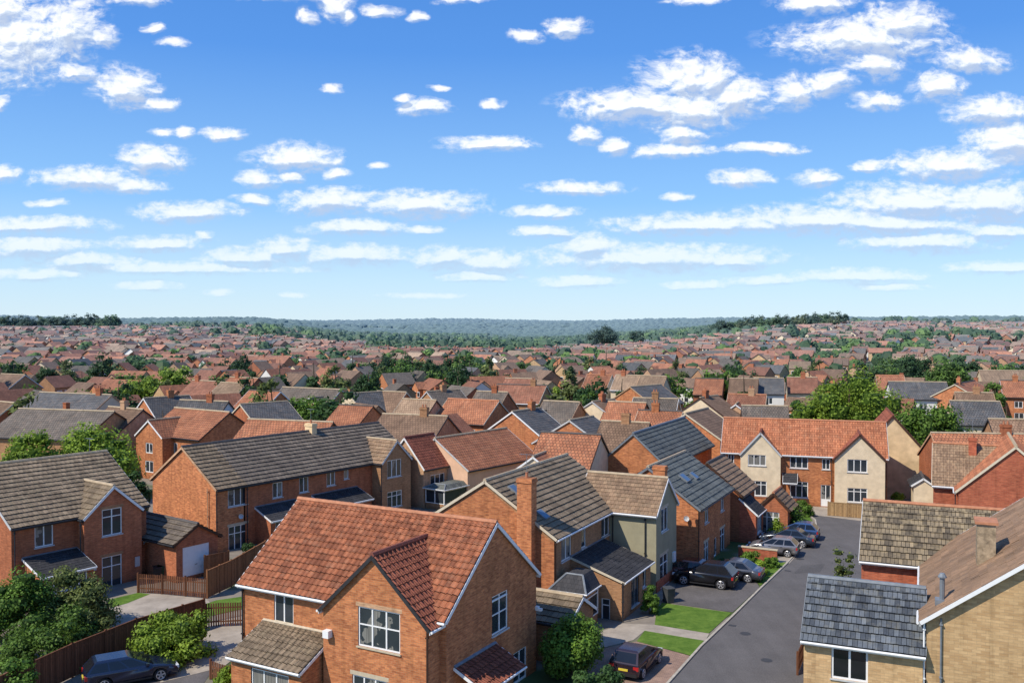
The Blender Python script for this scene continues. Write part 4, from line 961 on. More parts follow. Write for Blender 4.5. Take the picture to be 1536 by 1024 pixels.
ext = (f0[0]-(f1[0]-f0[0])*.9, f0[1]-(f1[1]-f0[1])*.9)
fence('panel_fence', 'tall brown board fence running behind the parked dark blue car', [ext, f0, f1, f2, (-18.9, 56.4)], 1.8, 'wood_brown')
fence('picket_fence', 'slatted brown fence ending at the corner of the front orange house', [(-18.9, 56.5), un(368, 938)[:2]], 1.5, 'wood_brown', picket=True)
fence('garden_gate', 'brown slatted double gate across the drive before the garage', [un(207, 889)[:2], un(243, 891)[:2], un(278, 894)[:2], un(310, 897)[:2]], 1.35, 'wood_brown', picket=True, step=2.6)
fence('panel_fence', 'tall orange-brown board fence climbing from the gates towards the terrace', [un(311, 897)[:2], un(347, 880)[:2], un(398, 848)[:2]], 1.9, 'wood_orange')
fence('panel_fence', 'short brown fence section right in front of the white garage door corner', [un(307, 868)[:2], un(343, 860)[:2]], 1.7, 'wood_orange')
fence('panel_fence', 'low tan wooden fence closing the end of the road', [un(1242, 773)[:2], un(1300, 778)[:2]], 1.35, 'wood_tan')
fence('panel_fence', 'dark orange garden fence in the yards behind the maroon-roofed house', [un(660, 742)[:2], un(706, 728)[:2]], 1.9, 'wood_orange')
fence('picket_fence', 'little wooden rail fence at the foot of the front lean-to', [un(316, 1018)[:2], un(345, 1028)[:2]], 1.0, 'wood_brown', picket=True)
fence('picket_fence', 'dark rail fence beside the buff house at the bottom of the road', [un(1196, 1012)[:2], un(1212, 972)[:2]], 1.2, 'wood_brown', picket=True)
# low brick wall by the parking bays
e = tag(empty('garden_wall', (*un(1108, 838)[:2], 0), -R(27)), 'low red brick garden wall next to the silver parked hatchback', 'wall')
mb = MB(); mb.box(0, 3.0, -.12, .12, 0, 1.0); mb.build('brickwork', M['brick_deep'], e); mb = MB(); mb.box(-.04, 3.04, -.16, .16, 1.0, 1.08); mb.build('coping', M['stone'], e)
e = tag(empty('garden_wall', (*un(1178, 768)[:2], 0), -R(18)), 'orange brick garden wall below the left cream gable', 'wall')
mb = MB(); mb.box(-5.5, 1.0, -.12, .12, 0, 1.3); mb.build('brickwork', M['brick_orange'], e); mb = MB(); mb.box(-5.54, 1.04, -.16, .16, 1.3, 1.38); mb.build('coping', M['brick_red'], e)
# cream lean-to beside the deep red house
Kc = House('outbuilding', 'small cream outbuilding with a dark roof left of the deep red house', 'outbuilding', un(1366, 728, 2.9), 20)
Kc.block(0, 2.3, 0, 4.0, 2.9, 3.7, 'y', 'render_cream', 'tile_charcoal', 'charcoal', gut='dark_paint', ridge='ridge_dark')
# ================================================================ cars
def paint(name, c): 
    n = NT(name, .22, .6); n.b.inputs['Coat Weight'].default_value = .6; n.b.inputs['Coat Roughness'].default_value = .06; n.b.inputs['Metallic'].default_value = .25
    return n.finish(c, haze=False)
RUB = plain_mat('tyre_rubber', (.018, .018, .02), .8); RIM = plain_mat('alloy_rim', (.55, .55, .57), .3, .5, metal=.6)
LRED = plain_mat('tail_light_red', (.42, .02, .02), .2, .6); LCLR = plain_mat('headlight_clear', (.6, .62, .65), .12, .6); TRIM = plain_mat('black_trim', (.02, .02, .022), .6)
PLY = plain_mat('plate_yellow', (.62, .48, .05), .5); PLW = plain_mat('plate_white', (.7, .7, .68), .5)
def car(label, loc, head, col, style='hatch', name='parked_car', group='cars parked by the houses'):
    e = tag(empty(name, (loc[0], loc[1], 0), head), label, 'car', group)
    P = dict(hatch=dict(L=4.1, W=1.76, belt=.93, top=1.46, hood=.80, gx=(-2.0, 1.05), rx=(-1.45, -.12), wb=1.27, r=.32, hx=.95),
             suv=dict(L=4.45, W=1.86, belt=1.06, top=1.70, hood=.94, gx=(-2.14, 1.0), rx=(-1.55, -.1), wb=1.34, r=.37, hx=.9),
             estate=dict(L=4.6, W=1.8, belt=.95, top=1.48, hood=.84, gx=(-2.22, 1.05), rx=(-1.75, -.1), wb=1.36, r=.33, hx=.95),
             sedan=dict(L=4.5, W=1.8, belt=.93, top=1.42, hood=.82, gx=(-1.75, 1.05), rx=(-.95, .05), wb=1.33, r=.33, hx=1.0))[style]
    h = P['L']/2; wb = P['wb']; r = P['r']; bz = P['belt']; ra = r*1.2
    arc = lambda cx: [(cx + ra*math.cos(t), r + ra*math.sin(t)) for t in [math.pi*k/8 for k in range(9)] if r + ra*math.sin(t) > .24]
    prof = [(-h+.1, .28), (-h, .42), (-h+.02, .62), (-h+.07, bz-.08), (P['gx'][0]+.02, bz), (P['hx'], bz), (P['hx']+.35, P['hood']+.06), (h-.35, P['hood']-.07), (h-.1, P['hood']-.2), (h, .5), (h-.03, .3), (h-.15, .24)]
    prof += arc(wb) + arc(-wb)
    w2 = P['W']/2; mb = MB(); mid = (0, .58)
    sl = []
    for y, k in ((-w2, .93), (-w2+.06, .985), (-w2+.16, 1.), (w2-.16, 1.), (w2-.06, .985), (w2, .93)):
        sl.append([(mid[0]+(x-mid[0])*(1-(1-k)*.5), y*(1-.07*max(0, (abs(x)-h+.7))/.7), mid[1]+(z-mid[1])*(k if z > mid[1] else 1)) for x, z in prof])
    n = len(prof)
    for a, b in zip(sl, sl[1:]):
        for i in range(n): j = (i+1) % n; mb.face([a[i], b[i], b[j], a[j]])
    # side panels: fan between belt and sill built column by column
    for s_ in (sl[0], sl[-1]):
        rev = s_ is sl[0]
        f = s_[::-1] if rev else s_
        mb.face(list(f))
    body = mb.build('body', col, e, weld=True)
    import bmesh
    bm = bmesh.new(); bm.from_mesh(body.data); bmesh.ops.recalc_face_normals(bm, faces=bm.faces); bmesh.ops.triangulate(bm, faces=[f for f in bm.faces if len(f.verts) > 4]); bm.to_mesh(body.data); bm.free()
    # cabin
    g0, g1 = P['gx']; r0, r1 = P['rx']; t = P['top']; wb_, wr = w2-.07, w2-.27
    base = [(g0, -wb_, bz-.02), (g1, -wb_, bz-.02), (g1, wb_, bz-.02), (g0, wb_, bz-.02)]
    sh = [(r0-.03, -wr-.03, t-.06), (r1+.06, -wr-.03, t-.06), (r1+.06, wr+.03, t-.06), (r0-.03, wr+.03, t-.06)]
    top = [(r0+.1, -wr+.08, t), (r1-.12, -wr+.08, t), (r1-.12, wr-.08, t), (r0+.1, wr-.08, t)]
    mb = MB()
    for A_, B_ in ((base, sh), (sh, top)):
        for i in range(4): j = (i+1) % 4; mb.face([A_[i], A_[j], B_[j], B_[i]])
    mb.face(top); mb.build('cabin', col, e)
    def panel(name, A_, B_, C_, D_, u0, u1, v0=.1, v1=.9, off=.008, mat=None, par=e):
        A_, B_, C_, D_ = map(Vector, (A_, B_, C_, D_)); N = (B_-A_).cross(D_-A_).normalized()*off
        pt = lambda u, v: tuple(A_.lerp(B_, u).lerp(D_.lerp(C_, u), v) + N)
        m_ = MB(); m_.face([pt(u0, v0), pt(u1, v0), pt(u1, v1), pt(u0, v1)]); return m_.build(name, mat or M['glass_dark'], par)
    L_ = [(.04, .33), (.36, .62), (.65, .93)] if style != 'sedan' else [(.1, .48), (.52, .93)]
    for u0, u1 in L_:
        panel('side_window', base[0], base[1], sh[1], sh[0], u0, u1)
        panel('side_window', base[2], base[3], sh[3], sh[2], 1-u1, 1-u0)
    panel('windscreen', base[1], base[2], sh[2], sh[1], .06, .94, .06, .95); panel('rear_window', base[3], base[0], sh[0], sh[3], .08, .92, .12, .92)
    for sx in (1, -1):
        for sy in (1, -1):
            w = MB(); y0 = sy*(w2-.1)
            w.tube([(sx*wb, y0-sy*.12, r), (sx*wb, y0+sy*.085, r)], r, 20)
            wo = w.build('wheel', RUB, e)
            rm = MB(); rr_ = r*.66
            rm.tube([(sx*wb, y0+sy*.06, r), (sx*wb, y0+sy*.092, r)], rr_*.28, 10)
            for k in range(5):
                a = 2*math.pi*k/5+.3; rm.beam((sx*wb, y0+sy*.086, r), (sx*wb+math.cos(a)*rr_, y0+sy*.086, r+math.sin(a)*rr_), .075, .02, up=(0, 1, 0))
            rm.tube([(sx*wb+rr_*math.cos(q), y0+sy*.088, r+rr_*math.sin(q)) for q in [2*math.pi*k/20 for k in range(21)]], .02, 5, cap=False)
            rm.build('rim', RIM, wo)
    for sy in (1, -1):
        m_ = MB(); m_.box(-h-.015+.05, -h+.16, *sorted((sy*(w2-.34), sy*(w2-.055))), bz-.3, bz-.1); m_.build('tail_light', LRED, e)
        m_ = MB(); m_.box(h-.26, h-.015, *sorted((sy*(w2-.38), sy*(w2-.1))), P['hood']-.30, P['hood']-.17); m_.build('headlight', LCLR, e)
        m_ = MB(); m_.box(g1-.42, g1-.26, *sorted((sy*(w2-.04), sy*(w2+.14))), bz+.01, bz+.13); m_.build('wing_mirror', col, e)
        m_ = MB(); m_.box(-.9, .9, *sorted((sy*(w2-.03), sy*(w2+.012))), .25, .33); m_.build('sill_trim', TRIM, e)
        for x in (.15, -.75):
            m_ = MB(); m_.box(x-.1, x+.08, *sorted((sy*(w2-.03), sy*(w2+.02))), bz-.14, bz-.11); m_.build('door_handle', TRIM, e)
    m_ = MB(); m_.box(-h-.02, -h+.12, -w2+.12, w2-.12, .3, .46); m_.build('bumper', TRIM, e)
    m_ = MB(); m_.box(h-.12, h+.02, -w2+.15, w2-.15, .28, .42); m_.build('bumper', TRIM, e)
    m_ = MB(); m_.box(-h-.012, -h+.1, -.26, .26, .56, .67); m_.build('number_plate', PLY, e)
    m_ = MB(); m_.box(h-.1, h+.03, -.26, .26, .43, .54); m_.build('number_plate', PLW, e)
    m_ = MB(); m_.box(-wb+.1, wb-.1, -w2+.2, w2-.2, .18, .5); m_.build('underbody', TRIM, e)
    return e
a27 = -R(27)
def car_px(label, px, py, head, col, style, **k): car(label, un(px, py), head, col, style, **k)
car_px('dark blue estate car parked beside the tall brown board fence', 196, 1020, R(30), paint('paint_dark_blue', (.012, .018, .045)), 'estate')
car_px('dark brown hatchback parked on the paved drive next to the two small lawns', 955, 1002, R(90-28), paint('paint_plum', (.032, .018, .026)), 'hatch')
car_px('black SUV parked on the dark drive before the slate-roofed house', 1058, 876, math.pi - R(27), paint('paint_black', (.012, .013, .018)), 'suv')
car_px('dark grey hatchback parked just behind the black SUV', 1098, 866, math.pi - R(27), paint('paint_graphite', (.07, .075, .09)), 'sedan')
car_px('dark car with a red roof, nose hidden, squeezed between the SUV and the house wall', 1024, 866, math.pi - R(27), paint('paint_maroon', (.09, .02, .02)), 'hatch')
car_px('silver and black hatchback parked at the nearest of the roadside bays', 1159, 830, math.pi - R(24), paint('paint_silver', (.22, .22, .235)), 'hatch')
car_px('slate blue car in the middle of the three roadside bays', 1181, 816, math.pi - R(24), paint('paint_slate_blue', (.035, .05, .075)), 'sedan')
car_px('bright blue car parked in the farthest of the roadside bays', 1192, 806, math.pi - R(24), paint('paint_blue', (.05, .10, .22)), 'hatch')

# ================================================================ houses of the middle distance
OCC = []      # taken ground: x, y, radius
def occ(x, y, r): OCC.append((x, y, r))
for h, rects in ((A, [(0,13,-2,9)]), (B, [(-10,3,0,12.8)]), (C, [(-6,0,0,5)]), (D, [(-8,0,0,10)]), (E_, [(-5,4,10,17)]), (Fh, [(0,8,0,7), (8,16,0,7)]), (Fc, [(14,20,7,16)]),
                 (I, [(0,12,0,12), (-3,5,10,18), (-5,0,0,6)]), (K, [(0,8,0,9), (-2,4,2,10)]), (L, [(-12,0,0,10)]), (Mh, [(-9,0,0,8), (-9,0,8,16), (-9,1,16,23)]), (Mr, [(-4,4,23,28)]), (G, [(-8,0,0,5)]), (Ph, [(0,7,0,9), (0,7,9,17.5)])):
    for (x0, x1, y0, y1) in rects:
        c = h.org + h.ex*(x0+x1)/2 + h.ey*(y0+y1)/2; occ(c.x, c.y, .5*math.hypot(x1-x0, y1-y0)*.9)
for i, t in enumerate(mid): occ((t[0]-768)/F*t[2], t[2], t[3]/F*t[2]*.42)
WALLS = dict(o='brick_orange', r='brick_red', b='brick_brown', p='brick_pale', c='render_cream', k='render_pink', w='render_white', f='brick_buff')
def mid_house(label, xn, yn, xf, kind, a, roof, wall, W_=8., he=5.1, hr=8., chim=1, wing=None, nwin=3, floors=2, z=None, cat='house', name=None):
    """near ridge end at pixel (xn, yn), far ridge end over column xf; kind R: ridge runs to the right and away, L: to the left and away"""
    P = un(xn, yn, hr)
    if P[1] > 250: P = un(xn, yn, hr + height(P[0], P[1]))
    gz = height(P[0], P[1]) if P[1] > 250 else 0.
    ra = R(a); ex = Vector((math.cos(ra), -math.sin(ra), 0)); ey = Vector((math.sin(ra), math.cos(ra), 0))
    d = ey if kind == 'R' else -ex
    k = (xf-768)/F; fx = lambda v: v[0] - k*(v[1]*CP - (v[2]-H)*SP)
    Pv = Vector(P); f0 = fx(Pv); f1 = fx(Pv+d); L_ = f0/(f0-f1) if abs(f0-f1) > 1e-6 else 10
    L_ = min(max(L_, 5.5), 34)
    h = House(name or 'house', label, cat, (P[0], P[1]), a)
    h.e.location.z = gz
    rm = [k_ for k_ in FAR_ROOF]; M['_r'] = FAR_ROOF[roof]
    wins = []
    if kind == 'R':
        x0, x1, y0, y1 = -W_/2, W_/2, 0, L_; ax = 'y'
        sf, gf, ln, g0 = 'r', 'f', (y0, y1), (x0+x1)/2
    else:
        x0, x1, y0, y1 = -L_, 0, -W_/2, W_/2; ax = 'x'
        sf, gf, ln, g0 = 'f', 'r', (x0, x1), (y0+y1)/2
    nw = max(1, min(nwin, int((ln[1]-ln[0])/2.8))) if nwin else 0
    rr = random.Random(int(xn*7+yn))
    for i in range(nw):
        u = ln[0] + (ln[1]-ln[0])*(i+.5)/nw - .7 + rr.uniform(-.25, .25)
        if floors > 1: wins.append(dict(f=sf, u=u, z=3.15, w=1.4 if rr.random() < .7 else .9, h=1.25, n=2, sill=0, fw=.1))
        if rr.random() < .75: wins.append(dict(f=sf, u=u, z=.9, w=1.6, h=1.35, n=2, sill=0, fw=.1))
        else: wins.append(dict(f=sf, u=u, z=.05, w=.95, h=2.05, n=1, kind='solid_door', m='white', ribs=3))
    if nwin: 
        wins.append(dict(f=gf, u=g0-.5+rr.uniform(-.8, .8), z=3.1 if floors > 1 else 1., w=1.1, h=1.2, n=2, sill=0, fw=.1))
    trim = rr.choice(['white', 'gutter_grey', 'brown_paint', 'cream_paint', 'brick_pale', 'dark_paint']); chim = chim and rr.random() < .45; 
    h.block(x0, x1, y0, y1, he, hr, ax, WALLS[wall], '_r', 'olive', wins=wins, geo=False, trim=trim, gut=rr.choice(['white', 'dark_paint', 'dark_paint']), ridge=rr.choice(['ridge_pale', 'ridge_dark', 'ridge_terracotta']) if roof in ('orange', 'redbrown') else 'ridge_pale')
    if chim:
        if kind == 'R': h.chimney(0, y0+1.2+(L_-2.4)*rr.random(), hr-.9, hr+.95, .6, .9, WALLS[wall] if WALLS[wall].startswith('brick') else 'brick_red', 2)
        else: h.chimney(x0+1.2+(L_-2.4)*rr.random(), 0, hr-.9, hr+.95, .9, .6, WALLS[wall] if WALLS[wall].startswith('brick') else 'brick_red', 2)
    if wing:   # front gable (for L) at fraction, width, projection, wall
        fr_, ww, pj, wm = wing; c = x0 + (x1-x0)*fr_
        if kind == 'L':
            h.block(c-ww/2, c+ww/2, y0-pj, 0, he, he+ww*.36, 'y', WALLS[wm], '_r', 'olive', geo=False, walls='flr', gut=None, oe=.15, wins=[dict(f='f', u=c-.7, z=3.1, w=1.4, h=1.25, n=2, sill=0, fw=.1), dict(f='f', u=c-.8, z=.8, w=1.6, h=1.4, n=2, sill=0, fw=.1)])
        else:
            c = y0 + (y1-y0)*fr_
            h.block(0, x1+pj, c-ww/2, c+ww/2, he, he+ww*.36, 'x', WALLS[wm], '_r', 'olive', geo=False, walls='frb', gut=None, oe=.15, wins=[dict(f='r', u=c-.7, z=3.1, w=1.4, h=1.25, n=2, sill=0, fw=.1)])
    cx, cy = h.org.x + (ex*(x0+x1)/2 + ey*(y0+y1)/2).x, h.org.y + (ex*(x0+x1)/2 + ey*(y0+y1)/2).y
    n_ = max(1, round(L_/8))
    for i in range(n_):
        q = h.org + d*(L_*(i+.5)/n_); occ(q.x, q.y, max(W_, min(L_, 9))*.5)
    return h
MID = [
 ('red brick house with a brown roof at the far left edge', 22, 604, -40, 'L', 34, 'brown', 'r', dict(hr=8)),
 ('low house with wide charcoal roof and cream gable below the dark conifers', 168, 592, 60, 'L', 22, 'slate', 'c', dict(nwin=2, W_=9)),
 ('long low grey-roofed building behind the light green left tree', 172, 617, 28, 'L', 16, 'grey', 'b', dict(W_=11, nwin=0, chim=0)),
 ('house with a tan hipped-looking roof right of the large left tree', 215, 614, 163, 'L', 34, 'brown', 'p', dict(wing=(.3, 4.5, 1.0, 'p'))),
 ('orange-roofed house with a bright gable facing left, behind the long terrace', 345, 618, 262, 'L', 34, 'orange', 'o', dict(wing=(.28, 5.5, 1.4, 'o'), chim=0, W_=9)),
 ('charcoal-roofed house with a small orange gable left of the curved grey roof', 215, 597, 284, 'R', 42, 'slate', 'o', dict(nwin=2)),
 ('house with a pale blue-grey roof above the orange double-gabled house', 343, 602, 270, 'L', 20, 'slate', 'w', dict(nwin=2, W_=7)),
 ('dark slate-roofed house above the middle of the long terrace', 360, 606, 432, 'R', 46, 'slate', 'r', dict(W_=10)),
 ('long low orange roof showing just over the long terrace ridge', 500, 633, 372, 'L', 18, 'orange', 'o', dict(nwin=0, W_=9)),
 ('orange-roofed house with brick gable right of the tan and red ones', 421, 587, 374, 'L', 30, 'orange', 'o', {}),
 ('wide grey-roofed house beside the green tree above the terrace', 512, 584, 424, 'L', 28, 'grey', 'b', dict(wing=(.8, 5, 1, 'p'))),
 ('tan-roofed gable house behind the curved grey roof', 371, 575, 331, 'L', 30, 'tan', 'o', {}),
 ('pair of orange gables in the second row left of centre', 388, 567, 345, 'L', 30, 'orange', 'r', {}),
 ('brown-roofed brick house at left just under the distant rows', 38, 562, -8, 'L', 30, 'brown', 'b', dict(chim=1)),
 ('maroon-roofed house right of the lime-green pair of trees', 333, 572, 289, 'L', 28, 'redbrown', 'r', {}),
 ('tan-roofed house left of the big orange roof in the centre', 655, 600, 604, 'L', 26, 'tan', 'p', dict(nwin=2)),
 ('large bright orange-roofed house in the centre with its gable to the right', 749, 601, 672, 'L', 28, 'orange', 'o', dict(W_=9)),
 ('low building with a brown-grey roof and roof windows before the orange-roofed centre house', 672, 624, 574, 'L', 20, 'brown', 'b', dict(nwin=0, W_=10)),
 ('long low house with a bright orange roof and pink gable end in the centre', 652, 657, 760, 'R', 38, 'orange', 'k', dict(W_=9.5, he=3.6, hr=6.6, nwin=2, floors=1)),
 ('charcoal-roofed house with an orange gable facing left, right of centre', 768, 617, 811, 'R', 36, 'slate', 'o', dict(W_=9)),
 ('slate-roofed house with low brick gable left of the blue-slate one', 854, 630, 886, 'R', 34, 'slate', 'o', dict(W_=10, chim=0)),
 ('orange-roofed house with cream front extensions behind the tall chimney', 902, 652, 812, 'L', 22, 'orange', 'c', dict(wing=(.2, 3.6, 1.6, 'c'), chim=0)),
 ('brown-roofed house peeping out behind the blue-slate roof', 975, 634, 915, 'L', 24, 'brown', 'b', {}),
 ('dark-roofed house left of the cream gables in the centre', 870, 603, 816, 'L', 28, 'grey', 'b', dict(wing=(.2, 5, 1, 'b'))),
 ('terracotta-roofed house with two chimneys between grey roofs right of centre', 970, 604, 916, 'L', 26, 'orange', 'r', {}),
 ('cream gabled house with brown roof in the centre right', 888, 602, 912, 'R', 40, 'brown', 'c', dict(W_=10)),
 ('broad grey-roofed house left of the patched brown roof', 1018, 598, 950, 'L', 18, 'grey', 'b', dict(W_=9)),
 ('dark brown-roofed house in the middle of the central rows', 762, 588, 722, 'L', 26, 'grey', 'r', {}),
 ('dark-roofed house with a cream gable left of centre', 522, 590, 575, 'R', 44, 'slate', 'c', dict(W_=9)),
 ('brown-roofed house next to the cream-gabled one left of centre', 610, 588, 574, 'L', 26, 'brown', 'o', {}),
 ('orange roof just above the end of the long terrace', 560, 609, 510, 'L', 24, 'orange', 'o', dict(nwin=0, hr=7.5)),
 ('pair of brown and slate roofs above the centre', 640, 587, 690, 'R', 48, 'grey', 'b', {}),
 ('red-roofed house behind the light green tree in the centre', 800, 568, 758, 'L', 24, 'redbrown', 'r', {}),
 ('slate-roofed house with orange gable on the right of centre', 945, 580, 992, 'R', 46, 'slate', 'o', dict(W_=10)),
 ('brown roof in the row behind the big orange centre house', 820, 578, 746, 'L', 22, 'redbrown', 'b', {}),
 ('orange-roofed house right behind the blue-slate roof', 1024, 617, 984, 'L', 22, 'orange', 'o', dict(W_=9)),
 ('white-walled orange-roofed house near the slim dark tree', 918, 562, 888, 'L', 24, 'orange', 'w', {}),
 ('tan-roofed cream house right of the white-walled one', 962, 563, 930, 'L', 24, 'tan', 'c', {}),
 ('tan-roofed cream house, third in the line right of centre', 1000, 564, 970, 'L', 24, 'tan', 'c', {}),
 ('brown-tiled house with orange wall behind the slate roofs, left of the end house', 1028, 620, 1062, 'R', 30, 'brown', 'o', dict(W_=9, nwin=2)),
 ('wide grey roof directly behind the orange-roofed end house', 1182, 609, 1112, 'L', 12, 'grey', 'b', dict(nwin=0, W_=9)),
 ('reddish house with several gables left of the wide grey roof', 1150, 592, 1092, 'L', 20, 'redbrown', 'p', dict(wing=(.3, 5, 1.2, 'p'))),
 ('small cream gabled house with a brown roof left of the reddish one', 1050, 596, 1076, 'R', 40, 'brown', 'c', dict(W_=9)),
 ('orange-roofed house left of the small white house', 1086, 568, 1046, 'L', 18, 'orange', 'r', {}),
 ('white-walled house with brown roof left of the white pair', 1138, 568, 1098, 'L', 18, 'brown', 'w', {}),
 ('white house with a slate roof, left half of the white pair', 1176, 567, 1148, 'L', 14, 'slate', 'w', {}),
 ('cream house with an orange roof, right half of the white pair', 1226, 566, 1180, 'L', 14, 'redbrown', 'c', {}),
 ('long white house with a charcoal roof right of the big round tree', 1420, 573, 1332, 'L', 12, 'slate', 'w', dict(W_=9, nwin=5)),
 ('orange gable house crossing in front of the long white house', 1432, 576, 1462, 'R', 40, 'orange', 'o', dict(W_=10)),
 ('grey-roofed low house right of the orange gable house', 1490, 589, 1438, 'L', 16, 'brown', 'b', {}),
 ('cream house with a wide dark grey roof and small dormer on the right', 1500, 602, 1424, 'L', 14, 'slate', 'c', dict(W_=9, nwin=4)),
 ('brown roof at the right edge below the grey-roofed cream house', 1590, 630, 1482, 'L', 12, 'brown', 'b', dict(nwin=2)),
 ('cream house with a tan roof at the right edge under the dark firs', 1560, 556, 1468, 'L', 14, 'tan', 'c', dict(nwin=4)),
 ('orange house at the right edge beside the round tree', 1550, 571, 1500, 'L', 20, 'orange', 'o', {}),
 ('orange roof between the big round tree and the cedar', 1356, 563, 1318, 'L', 14, 'orange', 'r', {}),
 ('long orange roof stretching behind the deep red house', 1600, 652, 1396, 'L', 8, 'orange', 'r', dict(nwin=0, W_=9, hr=7.8)),
]
for lab, xn, yn, xf, kd, a, rf, wl_, op in MID: mid_house(lab, xn, yn, xf, kd, a, rf, wl_, **op)

# ================================================================ the estate beyond: one thing per house for the nearest ones
def proto(L_, W_, roof, wall, wing=False, stack=True):
    h = House('house', 'x', 'house', (0, 0), 0); M['_r'] = FAR_ROOF[roof]
    he, hr = 5.0, 5.0+W_*.36; mb = MB()
    h.block(-L_/2, L_/2, -W_/2, W_/2, he, hr, 'x', wall, '_r', 'olive', geo=False, caps=False, trim=None, gut=None)
    if wing:
        for f in (-.25,): h.block(L_*f-2.3, L_*f+2.3, -W_/2-1, 0, he, he+1.7, 'y', wall, '_r', 'olive', geo=False, caps=False, trim=None, gut=None, walls='flr')
    def win(f, u, z, w, hh, door=False):
        m_ = MB(); c = {'f': -W_/2+.28, 'b': W_/2-.28, 'r': L_/2-.12, 'l': -L_/2+.12}[f]
        if wing and f == 'f' and abs(u-(-.25*L_)) < 2.3: c = -W_/2-1+.12
        s_ = {'f': -1, 'b': 1, 'r': 1, 'l': -1}[f]
        for (i, d, mi) in ((0, .03, 0), (.14, .05, 1)):
            a_, b_ = sorted((c, c+s_*d)); 
            if f in 'fb': m_.box(u-w/2+i, u+w/2-i, a_, b_, z+i, z+hh-i, mi)
            else: m_.box(a_, b_, u-w/2+i, u+w/2-i, z+i, z+hh-i, mi)
        m_.build('door' if door else 'window', [M['white'], M['brown_paint' if door else 'glass_dark']], h.e)
    for i in range(3):
        u = L_*(-.3+.3*i); win('f', u, 3.0, 1.5, 1.3); win('f', u, .8 if i != 1 else .05, 1.6 if i != 1 else 1., 1.4 if i != 1 else 2.1, i == 1); 
    for f in 'rl': win(f, 0, 3.0, 1.2, 1.2)
    if not stack: return h.e
    ch = MB(); ch.box(-L_*.3-.45, -L_*.3+.45, -.3, .3, hr-.8, hr+.9); ch.box(-L_*.3-.5, -L_*.3+.5, -.35, .35, hr+.75, hr+.85); ch.build('chimney', M['brick_red'], h.e)
    return h.e
def remove_tree(o):
    for c in KIDS.get(o.name, []): remove_tree(c)
    bpy.data.objects.remove(o)
protos = [(proto(*a_), a_[0]) for a_ in ((8, 6.8, 'orange', 'brick_orange', False, False), (9, 7.2, 'orange', 'brick_orange', True, False), (7, 6.6, 'orange', 'brick_orange'), (11.5, 7, 'orange', 'brick_orange', True, False), (7.6, 7.4, 'orange', 'brick_orange', False, False))]
rr = random.Random(11)
def ok(x, y, r):
    return all((x-a)**2+(y-b)**2 > (r+c)**2 for a, b, c in OCC)
def zone(px, d):
    row = 'first back rows' if d < 215 else ('middle rows' if d < 300 else 'rear rows')
    side = 'far left' if px < 250 else 'left of centre' if px < 560 else 'centre' if px < 830 else 'right of centre' if px < 1120 else 'right'
    return row, side
ROOFN = dict(orange='orange-roofed', redbrown='red-brown-roofed', brown='brown-roofed', grey='grey-roofed', slate='slate-roofed', tan='tan-roofed')
WALLN = dict(brick_orange='orange brick', brick_red='red brick', brick_brown='brown brick', brick_pale='pale brick', render_cream='cream', render_white='white', brick_buff='buff brick')
rows = []
ca, sa = math.cos(R(28)), math.sin(R(28))
SP_U, SP_V = 11.4, 10.0
for i in range(-90, 150):
    for j in range(-10, 200):
        if i % 7 == 3 and rr.random() < .8: continue        # side streets
        v = j*SP_V + (j//2)*6.0                               # back to back rows with roads between
        u = i*SP_U + rr.uniform(-2, 2) + 5*math.sin(j*.3)
        wob = noise.noise(Vector((u*.006, v*.006, 3)))
        x = u*ca + v*sa*1.0 + wob*14; y = -u*sa + v*ca + wob*10
        if y < 118 or abs(x) > y*.585 + 14: continue
        d = math.hypot(x, y)
        if d > 1750: continue
        rows.append((d, x, y, wob, j, i))
rows.sort()
n_ind = 300 - len(MID) - 16; cnt = 0; far = []
roofs = ['orange']*24 + ['redbrown']*28 + ['brown']*26 + ['grey']*13 + ['slate']*6 + ['tan']*8
wallsr = ['brick_orange']*30 + ['brick_red']*12 + ['brick_brown']*12 + ['brick_pale']*16 + ['render_cream']*16 + ['render_white']*9 + ['brick_buff']*10
TREESPOT = []
for d, x, y, wob, j, i in rows:
    px = 768 + F*x/y; az = math.degrees(math.atan2(x, y))
    # the built-up area thins out in the green valley in the middle
    edge = 740 + 960*sst(3, 13, az) + 700*sst(-5, -16, az)
    if d > edge*rr.uniform(.86, 1.05) and not (noise.noise(Vector((x*.004, y*.004, 9))) > .22 and d < 1700): continue
    if d > 560 and abs(az+1) < 8 and rr.random() < .5: continue
    if rr.random() < .12 or noise.noise(Vector((x*.02, y*.02, 5))) >.34: TREESPOT.append((x, y, d)); OCC.append((x, y, 1.2)) if d < 600 else None; continue
    if not ok(x, y, 4.4) : continue
    rz = -R(28) + wob*1.1 + (math.pi/2 if rr.random() < .45 else 0) + rr.uniform(-.16, .16)
    rf = rr.choice(roofs); wm = rr.choice(wallsr)
    if cnt < n_ind:
        cnt += 1; pe, L_ = rr.choice(protos); c = copy_tree(pe); c.location = (x, y, height(x, y)); c.rotation_euler = (0, 0, rz)
        row, side = zone(px, d); c['label'] = f'{WALLN[wm]} {ROOFN[rf]} house in the {row}, {side}'; c['group'] = f'{ROOFN[rf]} {WALLN[wm]} houses, {row}, {side}'
        for ch in KIDS.get(c.name, []):
            k = ch.name.split('.')[0]
            if k in ('wall', 'roof'): ch.material_slots[0].link = 'OBJECT'; ch.material_slots[0].material = M[wm] if k == 'wall' else FAR_ROOF[rf]
        OCC.append((x, y, 3.9)); c.scale = (rr.uniform(.76, 1.0), rr.uniform(.8, .98), rr.uniform(.78, .98))
    else: far.append((x, y, rz, rf, wm, d))
for pe, _ in protos: remove_tree(pe)
RN = list(FAR_ROOF); WN = list(WALLN)
